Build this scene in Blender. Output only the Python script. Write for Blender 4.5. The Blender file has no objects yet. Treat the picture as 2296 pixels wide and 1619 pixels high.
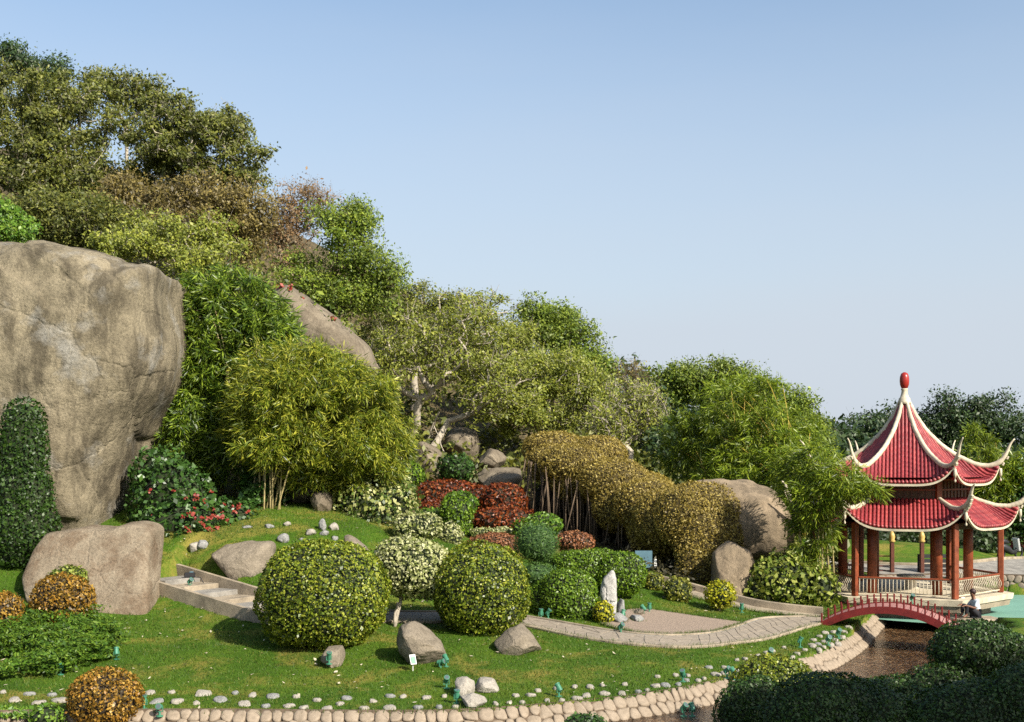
import bpy, math
import numpy as np
from mathutils import Vector, Matrix

# ------------------------------------------------------------------ camera, sky, sun, exposure
scene = bpy.context.scene
col = scene.collection
CAMZ = 5.0
F = 1200.0                       # focal length in pixels of a 1024 px wide picture
cam_d = bpy.data.cameras.new('camera')
cam = bpy.data.objects.new('camera', cam_d)
col.objects.link(cam)
cam.location = (0, 0, CAMZ)
cam.rotation_euler = (math.radians(90), 0, 0)
cam_d.sensor_width = 36
cam_d.lens = 36 * F / 1024
cam_d.shift_y = 98 / 1024        # rising-front lens: keeps the pavilion posts upright
cam_d.clip_end = 6000
scene.camera = cam

SUN_EL, SUN_AZ = math.radians(36), math.atan2(0.70, -0.71)   # towards the sun: right, behind the viewer
sun_dir = Vector((math.sin(SUN_AZ) * math.cos(SUN_EL), math.cos(SUN_AZ) * math.cos(SUN_EL), math.sin(SUN_EL)))
world = bpy.data.worlds.new('World')
scene.world = world
world.use_nodes = True
wn = world.node_tree
bg = wn.nodes['Background']
sky = wn.nodes.new('ShaderNodeTexSky')
sky.sky_type = 'NISHITA'
sky.sun_disc = False
sky.sun_elevation = SUN_EL
sky.sun_rotation = SUN_AZ
sky.air_density = 1.0
sky.dust_density = 2.0
sky.ozone_density = 1.5
wb = wn.nodes.new('ShaderNodeMix')          # white balance of the camera
wb.data_type = 'RGBA'; wb.blend_type = 'MULTIPLY'; wb.inputs[0].default_value = 1.0
wb.inputs[7].default_value = (1.0, 1.03, 1.0, 1)
wn.links.new(sky.outputs[0], wb.inputs[6])
hz = wn.nodes.new('ShaderNodeMix')          # the same pale dust haze all round the horizon
hz.data_type = 'RGBA'; hz.inputs[7].default_value = (3.10, 3.42, 3.86, 1)
wtc = wn.nodes.new('ShaderNodeTexCoord'); wsp = wn.nodes.new('ShaderNodeSeparateXYZ')
wn.links.new(wtc.outputs['Generated'], wsp.inputs[0])
hr = wn.nodes.new('ShaderNodeValToRGB')
for p_, f_ in ((0.10, 0.92), (0.15, 0.72), (0.25, 0.46), (0.36, 0.14), (0.60, 0.0)):
    e_ = hr.color_ramp.elements.new(p_); e_.color = (f_, f_, f_, 1)
hr.color_ramp.elements[0].color = (0.95, 0.95, 0.95, 1)
hr.color_ramp.elements[-1].color = (0, 0, 0, 1)
wmp = wn.nodes.new('ShaderNodeMapping'); wmp.inputs['Scale'].default_value = (1.2, 1.2, 5.0)
wno = wn.nodes.new('ShaderNodeTexNoise'); wno.inputs['Scale'].default_value = 2.2; wno.inputs['Detail'].default_value = 5
wn.links.new(wtc.outputs['Generated'], wmp.inputs[0]); wn.links.new(wmp.outputs[0], wno.inputs[0])
wma = wn.nodes.new('ShaderNodeMath'); wma.operation = 'MULTIPLY_ADD'; wma.inputs[1].default_value = 0.09; 
wms = wn.nodes.new('ShaderNodeMath'); wms.operation = 'SUBTRACT'; wms.inputs[1].default_value = 0.045
wn.links.new(wsp.outputs[2], wms.inputs[0]); wn.links.new(wno.outputs[0], wma.inputs[0]); wn.links.new(wms.outputs[0], wma.inputs[2])
wn.links.new(wma.outputs[0], hr.inputs[0]); wn.links.new(hr.outputs[0], hz.inputs[0])
wn.links.new(wb.outputs[2], hz.inputs[6]); wn.links.new(hz.outputs[2], bg.inputs[0])
bg.inputs[1].default_value = 0.108
sun_l = bpy.data.lights.new('sun', 'SUN')
sun_l.energy = 5.0
sun_l.angle = math.radians(0.5)
sun_l.color = (1.0, 0.93, 0.82)
sun_o = bpy.data.objects.new('sun', sun_l)
col.objects.link(sun_o)
sun_o.rotation_euler = sun_dir.to_track_quat('Z', 'Y').to_euler()
sun_o.location = (20, -20, 40)
scene.view_settings.view_transform = 'Standard'
scene.view_settings.look = 'None'
scene.view_settings.exposure = 0.9
scene.view_settings.gamma = 1.0
scene.cycles.max_bounces = 6
scene.cycles.diffuse_bounces = 3
scene.cycles.glossy_bounces = 2
scene.cycles.transmission_bounces = 3
scene.cycles.use_denoising = False

# ------------------------------------------------------------------ helpers
K = 0.44599 / F                  # one unit of the 2296-wide layout grid at one metre
R = np.random.default_rng

def P(u, v, D):
    return np.array([(u - 1148) * K * D, D, CAMZ - (v - 1029) * K * D])

def PZ(u, v, z):
    return P(u, v, (CAMZ - z) / ((v - 1029) * K))

def hash3(ix, iy, iz, seed):
    h = (ix * 374761393 + iy * 668265263 + iz * 2147483647 + seed * 1274126177) & 0xFFFFFFFF
    h = ((h ^ (h >> 13)) * 1274126177) & 0xFFFFFFFF
    return ((h ^ (h >> 16)) & 0xFFFF) / 65535.0

def vnoise(p, seed=0):
    p = np.asarray(p, float)
    i = np.floor(p).astype(np.int64)
    f = p - i
    f = f * f * (3 - 2 * f)
    r = 0
    for dx in (0, 1):
        for dy in (0, 1):
            for dz in (0, 1):
                w = (f[:, 0] if dx else 1 - f[:, 0]) * (f[:, 1] if dy else 1 - f[:, 1]) * (f[:, 2] if dz else 1 - f[:, 2])
                r = r + w * hash3(i[:, 0] + dx, i[:, 1] + dy, i[:, 2] + dz, seed)
    return r * 2 - 1

def fbm(p, oct=4, seed=0):
    r, a, s = 0, 1.0, 1.0
    for o in range(oct):
        r = r + a * vnoise(np.asarray(p) * s + o * 17.3, seed + o)
        a *= 0.5
        s *= 2.03
    return r

def tag(o, label=None, cat=None, group=None, kind=None):
    if label: o['label'] = label
    if cat: o['category'] = cat
    if group: o['group'] = group
    if kind: o['kind'] = kind
    return o

def empty(name, loc=(0, 0, 0), rz=0.0):
    o = bpy.data.objects.new(name, None)
    col.objects.link(o)
    o.location = loc
    o.rotation_euler = (0, 0, rz)
    o.empty_display_size = 0.3
    return o

def link(name, me, parent=None, loc=None, rot=None, scale=None):
    o = bpy.data.objects.new(name, me)
    col.objects.link(o)
    if parent is not None: o.parent = parent
    if loc is not None: o.location = loc
    if rot is not None: o.rotation_euler = rot
    if scale is not None: o.scale = scale
    return o

def mesh(name, V, Fs, mats, smooth=True, mi=None):
    """V (n,3) array, Fs: list of faces or (m,3|4) int array"""
    me = bpy.data.meshes.new(name)
    V = np.asarray(V, np.float32).reshape(-1, 3)
    if isinstance(Fs, np.ndarray):
        k = Fs.shape[1]
        lens = np.full(len(Fs), k, np.int32)
        flat = Fs.reshape(-1)
    else:
        lens = np.array([len(f) for f in Fs], np.int32)
        flat = np.array([i for f in Fs for i in f], np.int32)
    me.vertices.add(len(V))
    me.vertices.foreach_set('co', V.reshape(-1))
    me.loops.add(len(flat))
    me.loops.foreach_set('vertex_index', flat.astype(np.int32))
    me.polygons.add(len(lens))
    me.polygons.foreach_set('loop_start', np.concatenate([[0], np.cumsum(lens)[:-1]]).astype(np.int32))
    me.polygons.foreach_set('loop_total', lens)
    if mi is not None: me.polygons.foreach_set('material_index', np.asarray(mi, np.int32))
    me.polygons.foreach_set('use_smooth', np.full(len(lens), bool(smooth)))
    for m in (mats if isinstance(mats, (list, tuple)) else [mats]): me.materials.append(m)
    me.update(calc_edges=True)
    return me

class MB:
    """collects simple solids; build() makes ONE mesh object"""
    def __init__(s): s.V, s.F, s.n = [], [], 0
    def add(s, V, Fs):
        V = np.asarray(V, float).reshape(-1, 3)
        s.V.append(V)
        s.F += [tuple(int(i) + s.n for i in f) for f in Fs]
        s.n += len(V)
        return s
    def box(s, c, d, rz=0.0, rx=0.0, ry=0.0, bev=0.0):
        hx, hy, hz = d[0] / 2, d[1] / 2, d[2] / 2
        M = np.array(Matrix.Rotation(rz, 3, 'Z') @ Matrix.Rotation(ry, 3, 'Y') @ Matrix.Rotation(rx, 3, 'X'))
        if bev <= 0:
            V = np.array([[x, y, z] for z in (-hz, hz) for (x, y) in ((-hx, -hy), (hx, -hy), (hx, hy), (-hx, hy))])
            Fs = [(3, 2, 1, 0), (4, 5, 6, 7), (0, 1, 5, 4), (1, 2, 6, 5), (2, 3, 7, 6), (3, 0, 4, 7)]
        else:
            b = bev
            ring = lambda ix, iy: [(-ix + b, -iy), (ix - b, -iy), (ix, -iy + b), (ix, iy - b), (ix - b, iy), (-ix + b, iy), (-ix, iy - b), (-ix, -iy + b)]
            V = []
            for z, q in ((-hz, b), (-hz + b, 0), (hz - b, 0), (hz, b)):
                V += [(x, y, z) for x, y in ring(hx - q, hy - q)]
            V = np.array(V)
            Fs = [tuple(range(7, -1, -1)), tuple(range(24, 32))]
            for l in range(3):
                for i in range(8):
                    Fs.append((l * 8 + i, l * 8 + (i + 1) % 8, l * 8 + 8 + (i + 1) % 8, l * 8 + 8 + i))
        return s.add(V @ M.T + np.asarray(c), Fs)
    def tube(s, pts, rad, n=8, cap=True, sx=1.0):
        pts = np.asarray(pts, float)
        m = len(pts)
        rad = np.full(m, rad) if np.isscalar(rad) else np.asarray(rad, float)
        tg = np.gradient(pts, axis=0)
        tg /= np.linalg.norm(tg, axis=1)[:, None] + 1e-9
        ref = np.array([0, 0, 1.0]) if abs(tg[:, 2]).mean() < 0.9 else np.array([1.0, 0, 0])
        a = np.cross(tg, ref); a /= np.linalg.norm(a, axis=1)[:, None] + 1e-9
        b = np.cross(a, tg)
        th = np.arange(n) * 2 * math.pi / n
        V = pts[:, None, :] + rad[:, None, None] * (sx * np.cos(th)[None, :, None] * a[:, None, :] + np.sin(th)[None, :, None] * b[:, None, :])
        Fs = []
        for i in range(m - 1):
            for j in range(n):
                Fs.append((i * n + j, i * n + (j + 1) % n, (i + 1) * n + (j + 1) % n, (i + 1) * n + j))
        if cap: Fs += [tuple(range(n - 1, -1, -1)), tuple((m - 1) * n + j for j in range(n))]
        return s.add(V.reshape(-1, 3), Fs)
    def lathe(s, prof, n=16, c=(0, 0, 0), M=None):
        prof = np.asarray(prof, float)
        th = np.arange(n) * 2 * math.pi / n
        V = np.stack([prof[:, 0, None] * np.cos(th), prof[:, 0, None] * np.sin(th), np.repeat(prof[:, 1, None], n, 1)], -1).reshape(-1, 3)
        if M is not None: V = V @ np.array(M).T
        Fs = [(i * n + j, i * n + (j + 1) % n, (i + 1) * n + (j + 1) % n, (i + 1) * n + j) for i in range(len(prof) - 1) for j in range(n)]
        Fs += [tuple(range(n - 1, -1, -1)), tuple((len(prof) - 1) * n + j for j in range(n))]
        return s.add(V + np.asarray(c), Fs)
    def build(s, name, mat, parent=None, smooth=False, loc=None, rot=None):
        return link(name, mesh(name, np.concatenate(s.V), s.F, mat, smooth), parent, loc, rot)

# ------------------------------------------------------------------ materials
def newmat(name):
    m = bpy.data.materials.new(name)
    m.use_nodes = True
    nt = m.node_tree
    return m, nt, nt.nodes['Principled BSDF'], nt.nodes, nt.links

def ramp(nodes, stops):
    r = nodes.new('ShaderNodeValToRGB')
    el = r.color_ramp.elements
    while len(el) > 1: el.remove(el[-1])
    el[0].position = stops[0][0]; el[0].color = (*stops[0][1], 1)
    for p, c in stops[1:]:
        e = el.new(p); e.color = (*c, 1)
    return r

def noise_node(nodes, links, scale, detail=5, rough=0.6, vec=None, dist=0.0):
    n = nodes.new('ShaderNodeTexNoise')
    n.inputs['Scale'].default_value = scale
    n.inputs['Detail'].default_value = detail
    n.inputs['Roughness'].default_value = rough
    n.inputs['Distortion'].default_value = dist
    if vec is not None: links.new(vec, n.inputs['Vector'])
    return n

def mixc(nodes, links, a, b, fac, mode='MIX'):
    m = nodes.new('ShaderNodeMix')
    m.data_type = 'RGBA'
    m.blend_type = mode
    for val, idx in ((a, 6), (b, 7), (fac, 0)):
        if isinstance(val, (int, float)): m.inputs[idx].default_value = val
        elif isinstance(val, tuple): m.inputs[idx].default_value = (*val, 1)
        else: links.new(val, m.inputs[idx])
    return m.outputs[2]

BASE = 0.74
def plain(name, c, rough=0.6, var=0.15, scale=6, bump=0.0, metal=0.0, spec=0.4, bscale=40):
    m, nt, b, N, L = newmat(name)
    tc = N.new('ShaderNodeTexCoord')
    n = noise_node(N, L, scale, 6, 0.65, tc.outputs['Object'])
    c = tuple(x * BASE for x in c)
    lo = tuple(x * (1 - var) for x in c); hi = tuple(min(1, x * (1 + var)) for x in c)
    r = ramp(N, [(0.3, lo), (0.7, hi)])
    L.new(n.outputs['Fac'], r.inputs[0])
    L.new(r.outputs[0], b.inputs['Base Color'])
    b.inputs['Roughness'].default_value = rough
    b.inputs['Metallic'].default_value = metal
    b.inputs['Specular IOR Level'].default_value = spec
    if bump:
        n2 = noise_node(N, L, bscale, 5, 0.7, tc.outputs['Object'])
        bp = N.new('ShaderNodeBump'); bp.inputs['Strength'].default_value = bump; bp.inputs['Distance'].default_value = 0.03
        L.new(n2.outputs['Fac'], bp.inputs['Height']); L.new(bp.outputs[0], b.inputs['Normal'])
    return m

GAIN = {'grass_blades': 0.78, 'pale_variegated': 0.78, 'cream_edged': 0.85, 'yellow_bush': 0.8, 'olive_bush': 0.85, 'lime_shrub': 0.8, 'ball_leaves': 0.85, 'hedge_green': 0.85, 'golden_hedge': 0.85, 'hedge_shaded': 0.7, 'red_petals': 0.5, 'fern_green': 0.8, 'bamboo_leaves': 0.82, 'rosy_leaves': 0.85, 'hill_tree': 0.95, 'bright_green': 0.8,  'golden_brown': 0.9, 'rust_leaves': 0.9}
def leafmat(name, stops, trans=0.3, rough=0.45, clump=0.35, cscale=0.9, spec=0.35, tint=(1.15, 1.1, 0.6)):
    """leaf colours vary from leaf to leaf and gently from branch to branch"""
    m, nt, b, N, L = newmat(name)
    g = N.new('ShaderNodeNewGeometry')
    stops = [(p_, tuple(x * GAIN.get(name, 1.0) for x in c_)) for p_, c_ in stops]
    r = ramp(N, stops)
    L.new(g.outputs['Random Per Island'], r.inputs[0])
    n = noise_node(N, L, cscale, 3, 0.6, g.outputs['Position'])
    r2 = ramp(N, [(0.3, (1 - clump,) * 3), (0.7, (1 + clump * 0.6,) * 3)])
    L.new(n.outputs['Fac'], r2.inputs[0])
    c = mixc(N, L, r.outputs[0], r2.outputs[0], 1.0, 'MULTIPLY')
    L.new(c, b.inputs['Base Color'])
    b.inputs['Roughness'].default_value = rough
    b.inputs['Specular IOR Level'].default_value = spec
    t = N.new('ShaderNodeBsdfTranslucent')
    c2 = mixc(N, L, c, tint, 1.0, 'MULTIPLY')
    L.new(c2, t.inputs['Color'])
    ms = N.new('ShaderNodeMixShader'); ms.inputs[0].default_value = trans
    L.new(b.outputs[0], ms.inputs[1]); L.new(t.outputs[0], ms.inputs[2])
    L.new(ms.outputs[0], N['Material Output'].inputs['Surface'])
    return m

def rockmat(name, base, hi, stain, stain_amt=0.5, scale=0.5, streak=True, bump=0.5, grain=60, lichen=None):
    m, nt, b, N, L = newmat(name)
    base, hi, stain = (tuple(x * BASE for x in q_) for q_ in (base, hi, stain))
    lichen = tuple(x * BASE for x in lichen) if lichen else None
    tc = N.new('ShaderNodeTexCoord'); o = tc.outputs['Object']
    n1 = noise_node(N, L, scale, 8, 0.65, o)
    r1 = ramp(N, [(0.32, base), (0.66, hi)])
    L.new(n1.outputs['Fac'], r1.inputs[0])
    c = r1.outputs[0]
    mp = N.new('ShaderNodeMapping'); L.new(o, mp.inputs['Vector'])
    mp.inputs['Scale'].default_value = (1.4, 1.4, 0.5) if streak else (1, 1, 1)
    n2 = noise_node(N, L, scale * 1.6, 9, 0.72, mp.outputs[0], 0.3)
    r2 = ramp(N, [(0.45, (0, 0, 0)), (0.60, (1, 1, 1))])
    L.new(n2.outputs['Fac'], r2.inputs[0])
    mul = N.new('ShaderNodeMath'); mul.operation = 'MULTIPLY'; mul.inputs[1].default_value = stain_amt
    L.new(r2.outputs[0], mul.inputs[0])
    c = mixc(N, L, c, stain, mul.outputs[0])
    if lichen:
        n4 = noise_node(N, L, scale * 1.1, 6, 0.6, mp.outputs[0]); n4.inputs['Vector'].default_value = (0, 0, 0)
        mp2 = N.new('ShaderNodeMapping'); mp2.inputs['Location'].default_value = (31, 7, 3); L.new(o, mp2.inputs['Vector']); L.new(mp2.outputs[0], n4.inputs['Vector'])
        r4 = ramp(N, [(0.55, (0, 0, 0)), (0.68, (0.7, 0.7, 0.7))]); L.new(n4.outputs['Fac'], r4.inputs[0])
        c = mixc(N, L, c, lichen, r4.outputs[0])
    n3 = noise_node(N, L, grain, 4, 0.7, o)
    r3 = ramp(N, [(0.3, (0.55,) * 3), (0.5, (1.0,) * 3), (0.72, (1.35,) * 3)])
    L.new(n3.outputs['Fac'], r3.inputs[0])
    c = mixc(N, L, c, r3.outputs[0], 0.75, 'MULTIPLY')
    L.new(c, b.inputs['Base Color'])
    b.inputs['Roughness'].default_value = 0.85
    b.inputs['Specular IOR Level'].default_value = 0.25
    n5 = noise_node(N, L, grain * 0.25, 9, 0.75, o)
    vo = N.new('ShaderNodeTexVoronoi'); vo.feature = 'DISTANCE_TO_EDGE'; vo.inputs['Scale'].default_value = scale * 1.1
    nd = noise_node(N, L, scale * 3, 4, 0.6, o)
    va = N.new('ShaderNodeMix'); va.data_type = 'RGBA'; va.inputs[0].default_value = 0.35
    L.new(o, va.inputs[6]); L.new(nd.outputs['Color'], va.inputs[7]); L.new(va.outputs[2], vo.inputs['Vector'])
    rc = ramp(N, [(0.0, (0, 0, 0)), (0.03, (1, 1, 1))]); L.new(vo.outputs['Distance'], rc.inputs[0])
    ad = N.new('ShaderNodeMath'); ad.operation = 'MULTIPLY_ADD'; ad.inputs[1].default_value = 0.25
    L.new(rc.outputs[0], ad.inputs[0]); L.new(n5.outputs['Fac'], ad.inputs[2])
    bp = N.new('ShaderNodeBump'); bp.inputs['Strength'].default_value = bump; bp.inputs['Distance'].default_value = 0.12
    L.new(ad.outputs[0], bp.inputs['Height']); L.new(bp.outputs[0], b.inputs['Normal'])
    return m

M = {}
M['boulder'] = rockmat('boulder_granite', (0.185, 0.155, 0.10), (0.32, 0.268, 0.178), (0.055, 0.044, 0.027), 0.75, 0.55, True, 0.9, 13, (0.33, 0.315, 0.28))
M['slab'] = rockmat('slab_granite', (0.22, 0.175, 0.12), (0.33, 0.27, 0.19), (0.15, 0.10, 0.06), 0.75, 0.8, False, 0.7, 16)
M['rock'] = rockmat('garden_granite', (0.185, 0.152, 0.11), (0.335, 0.28, 0.205), (0.085, 0.068, 0.045), 0.5, 1.1, False, 0.5, 30)
M['rock_hill'] = rockmat('hill_granite', (0.16, 0.13, 0.09), (0.29, 0.24, 0.17), (0.09, 0.068, 0.045), 0.6, 0.5, True, 0.5, 14)
M['rock_right'] = rockmat('leaning_granite', (0.20, 0.155, 0.10), (0.38, 0.29, 0.19), (0.09, 0.07, 0.045), 0.6, 0.6, True, 0.5, 28)
M['paleston'] = rockmat('pale_stone', (0.34, 0.305, 0.25), (0.52, 0.475, 0.40), (0.22, 0.19, 0.15), 0.5, 2.5, False, 0.4, 40)
M['greyston'] = rockmat('grey_stone', (0.22, 0.22, 0.21), (0.42, 0.41, 0.38), (0.10, 0.10, 0.10), 0.5, 2.5, False, 0.4, 40)
M['whitestone'] = rockmat('white_stone', (0.42, 0.40, 0.36), (0.62, 0.60, 0.56), (0.2, 0.19, 0.17), 0.5, 2.0, False, 0.5, 25)
M['mortar'] = plain('mortar', (0.12, 0.085, 0.055), 0.95, 0.3, 8, 0.4)
M['wood'] = plain('column_wood', (0.23, 0.05, 0.015), 0.5, 0.4, 5, 0.15)
M['wood_dark'] = plain('dark_wood', (0.11, 0.03, 0.014), 0.5, 0.3, 5, 0.15)
M['cream'] = plain('cream_paint', (0.62, 0.54, 0.39), 0.65, 0.28, 3.5, 0.2)
def tilemat():
    m, nt, b, N, L = newmat('red_glazed_tile')
    g = N.new('ShaderNodeNewGeometry'); o = g.outputs['Position']
    oi = N.new('ShaderNodeObjectInfo')
    r = ramp(N, [(0.0, (0.19, 0.022, 0.026)), (0.5, (0.255, 0.032, 0.034)), (1.0, (0.31, 0.05, 0.046))]); L.new(oi.outputs['Random'], r.inputs[0])
    n = noise_node(N, L, 2.2, 7, 0.7, o); r2 = ramp(N, [(0.3, (0.62, 0.56, 0.56)), (0.6, (1.1, 1.1, 1.1))]); L.new(n.outputs['Fac'], r2.inputs[0])
    c = mixc(N, L, r.outputs[0], r2.outputs[0], 1.0, 'MULTIPLY')
    n3 = noise_node(N, L, 30, 4, 0.7, o); r3 = ramp(N, [(0.62, (0, 0, 0)), (0.75, (0.5, 0.5, 0.5))]); L.new(n3.outputs['Fac'], r3.inputs[0])
    c = mixc(N, L, c, (0.32, 0.17, 0.15), r3.outputs[0])
    L.new(c, b.inputs['Base Color'])
    b.inputs['Roughness'].default_value = 0.5
    bp = N.new('ShaderNodeBump'); bp.inputs['Strength'].default_value = 0.3; bp.inputs['Distance'].default_value = 0.02
    L.new(n3.outputs['Fac'], bp.inputs['Height']); L.new(bp.outputs[0], b.inputs['Normal'])
    return m
M['tile'] = tilemat()
M['tile_bed'] = plain('red_tile_bed', (0.24, 0.018, 0.024), 0.55, 0.3, 5)
M['finial'] = plain('finial_red', (0.34, 0.025, 0.018), 0.3, 0.15, 5)
M['panel'] = plain('drum_panel', (0.12, 0.05, 0.02), 0.5, 0.3, 4, 0.1)
M['bridge'] = plain('bridge_red', (0.17, 0.014, 0.012), 0.5, 0.25, 5, 0.15)
M['deck'] = plain('bridge_deck', (0.38, 0.18, 0.16), 0.7, 0.2, 5, 0.2)
M['concrete'] = plain('concrete', (0.33, 0.27, 0.19), 0.9, 0.4, 2.2, 0.5)
M['concrete_grey'] = plain('concrete_grey', (0.27, 0.25, 0.215), 0.9, 0.4, 2.2, 0.5)
M['lamp'] = plain('lamp_green', (0.06, 0.23, 0.135), 0.45, 0.2, 12)
M['lens'] = plain('lamp_glass', (0.10, 0.13, 0.13), 0.1, 0.1, 5, spec=0.8)
M['black'] = plain('black_rubber', (0.02, 0.02, 0.022), 0.5, 0.2, 9)
M['signblue'] = plain('sign_panel', (0.10, 0.19, 0.24), 0.5, 0.15, 3)
M['bark_pale'] = plain('pale_bark', (0.46, 0.40, 0.31), 0.85, 0.35, 4, 0.4)
M['bark'] = plain('brown_bark', (0.15, 0.105, 0.065), 0.9, 0.35, 4, 0.5)
M['bark_tan'] = plain('tan_bark', (0.30, 0.235, 0.15), 0.9, 0.35, 4, 0.5)
M['culm'] = plain('bamboo_culm', (0.40, 0.32, 0.14), 0.5, 0.35, 6)
M['culm_yellow'] = plain('golden_culm', (0.50, 0.36, 0.06), 0.5, 0.25, 6)
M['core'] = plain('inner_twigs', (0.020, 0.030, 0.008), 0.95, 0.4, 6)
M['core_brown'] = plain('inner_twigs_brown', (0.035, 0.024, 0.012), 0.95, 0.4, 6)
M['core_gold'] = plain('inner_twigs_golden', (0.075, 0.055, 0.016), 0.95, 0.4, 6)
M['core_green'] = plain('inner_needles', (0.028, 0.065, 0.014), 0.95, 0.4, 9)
M['redwall'] = plain('red_wall', (0.22, 0.02, 0.015), 0.7, 0.2, 2)
M['pond'] = plain('pond_floor', (0.19, 0.38, 0.29), 0.55, 0.12, 0.9, 0.05)
M['white'] = plain('white_paint', (0.75, 0.75, 0.72), 0.5, 0.08, 5)
M['gold'] = plain('gilt', (0.6, 0.4, 0.12), 0.4, 0.2, 6)

# ------------------------------------------------------------------ terrain
ctrl = []
for u, v, z in [(0, 1560, -.25), (300, 1560, -.25), (700, 1560, -.25), (1100, 1560, -.22), (1400, 1530, -.2), (1600, 1490, -.18), (1750, 1450, -.12), (1850, 1420, -.1),
                (0, 1480, .05), (300, 1480, .05), (700, 1490, 0), (1100, 1490, 0), (1400, 1475, 0), (1500, 1456, .08), (1650, 1446, .05), (1800, 1405, 0), (1830, 1390, 0),
                (150, 1420, .4), (600, 1420, .35), (400, 1400, .45), (1000, 1440, .28), (1200, 1410, .3), (900, 1388, .55), (1120, 1388, .42), (580, 1360, .72), (350, 1335, .95), (30, 1330, 1.1),
                (360, 1250, 1.95), (480, 1215, 2.4), (620, 1180, 2.8), (740, 1185, 2.75), (840, 1240, 2.0), (960, 1290, 1.3),
                (1690, 1365, .12), (1600, 1345, .35), (1540, 1325, .55), (1450, 1320, .7), (1400, 1370, .4), (1300, 1395, .38), (1300, 1330, .8),
                (1870, 1366, 0), (2000, 1290, .3), (2100, 1240, .85), (1850, 1250, .7), (2270, 1250, .4), (2280, 1292, .2)]:
    ctrl.append(PZ(u, v, z))
for p in [(-40, 22, -.3), (0, 19, -.1), (8, 20, 0), (16, 22, 0), (30, 25, 0), (-30, 15, -.1), (0, 8, -.1), (30, 8, 0), (18, 34, -.1), (26, 40, 0), (40, 45, .1),
          (-30, 36, 2.2), (-22, 40, 2.8), (-30, 48, 5), (-14, 46, 4), (-6, 48, 3.6), (0, 48, 2.2), (4, 46, 1.4), (8, 50, 1.2), (3, 52, 2.6), (-1, 60, 4.4), (-8, 57, 5.6), (8, 62, 3.2),
          (-30, 62, 11.5), (-20, 62, 10), (-13, 64, 9.5), (-30, 78, 20), (-20, 77, 17.5), (-10, 76, 12.5), (-4, 74, 9), (2, 78, 7.5), (8, 80, 6), (14, 76, 3.4), (20, 74, 1.6), (28, 72, 1), (45, 75, .5),
          (-45, 40, 3.5), (-55, 60, 12), (-50, 90, 28), (-30, 100, 28), (-10, 105, 20), (8, 110, 10), (30, 110, 3), (60, 110, 1), (60, 60, .3), (60, 30, 0), (-60, 25, 0), (20, 58, .6)]:
    ctrl.append(np.array(p, float))
ctrl = np.array(ctrl)
def _phi(r2): return 0.5 * r2 * np.log(r2 + 1e-9)
_n = len(ctrl)
_A = _phi(((ctrl[:, None, :2] - ctrl[None, :, :2]) ** 2).sum(-1)) + np.eye(_n) * 2.0
_Pm = np.concatenate([np.ones((_n, 1)), ctrl[:, :2]], 1)
_S = np.block([[_A, _Pm], [_Pm.T, np.zeros((3, 3))]])
_w = np.linalg.solve(_S, np.concatenate([ctrl[:, 2], np.zeros(3)]))

STAIR = None
def base_h(x, y):
    x = np.atleast_1d(np.asarray(x, float)); y = np.atleast_1d(np.asarray(y, float))
    cx = np.clip(x, -55, 58); cy = np.clip(y, 8, 108)
    out = np.empty(len(x))
    for a in range(0, len(x), 20000):
        q = np.stack([cx[a:a + 20000], cy[a:a + 20000]], 1)
        d2 = ((q[:, None, :] - ctrl[None, :, :2]) ** 2).sum(-1)
        out[a:a + 20000] = _phi(d2) @ _w[:_n] + _w[_n] + q @ _w[_n + 1:]
    far = np.clip(np.maximum(np.maximum(np.abs(x) - 58, y - 108), 8 - y) / 120, 0, 1)
    out = np.clip(out, -0.35, 40) * (1 - far)
    if STAIR:
        o_, ax_, nr_, L_, W_, z0_, z1_ = STAIR
        q = np.stack([x, y], 1) - o_
        a_ = q @ ax_; b_ = q @ nr_
        m_ = (a_ > -0.3) & (a_ < L_) & (b_ > -0.02) & (b_ < W_ + 0.12)
        m2_ = (a_ > -0.6) & (a_ < L_ + 0.5) & (b_ >= W_ + 0.12) & (b_ < W_ + 4)
        pl = z0_ + (z1_ - z0_) * np.clip(a_ / L_, 0, 1) - 0.35
        out = np.where(m_, np.minimum(out, pl), out)
        out = np.where(m2_, np.minimum(out, pl + 0.55 + (b_ - W_ - 0.12) * 0.75), out)
    return out

def H(x, y): return float(base_h([x], [y])[0])

def gd(u, v, lo=18.0, hi=90.0):
    """depth at which the sight line through layout point (u, v) meets the ground"""
    D = np.linspace(lo, hi, 1200)
    x = (u - 1148) * K * D
    z = CAMZ - (v - 1029) * K * D
    below = np.nonzero(z < base_h(x, D))[0]
    return float(D[below[0]]) if len(below) else hi

def G(u, v):
    D = gd(u, v)
    p = P(u, v, D)
    p[2] = H(p[0], p[1])
    return p

def _stair():
    gt, gb = G(330, 1312), G(640, 1402)
    ax = gb[:2] - gt[:2]; L_ = float(np.linalg.norm(ax)); ax = ax / L_
    nr = np.array([-ax[1], ax[0]]); nr = nr if nr[1] > 0 else -nr
    return (gt[:2], ax, nr, L_, 1.35, gt[2] + 0.16, gb[2] + 0.10)
STAIR = _stair()
BANK = [(-260, 1606), (0, 1600), (300, 1597), (540, 1597), (800, 1600), (1013, 1600), (1108, 1594), (1190, 1587), (1261, 1581), (1355, 1573), (1448, 1561), (1542, 1545), (1605, 1531), (1660, 1518), (1720, 1503), (1790, 1482), (1846, 1465), (1907, 1428), (1944, 1390), (1962, 1372)]
bank = np.array([PZ(u, v, -.3)[:2] for u, v in BANK])
def resample(pl, n):
    pl = np.asarray(pl, float)
    d = np.concatenate([[0], np.cumsum(np.linalg.norm(np.diff(pl, axis=0), axis=1))])
    t = np.linspace(0, d[-1], n)
    return np.stack([np.interp(t, d, pl[:, i]) for i in range(pl.shape[1])], 1)
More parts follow.
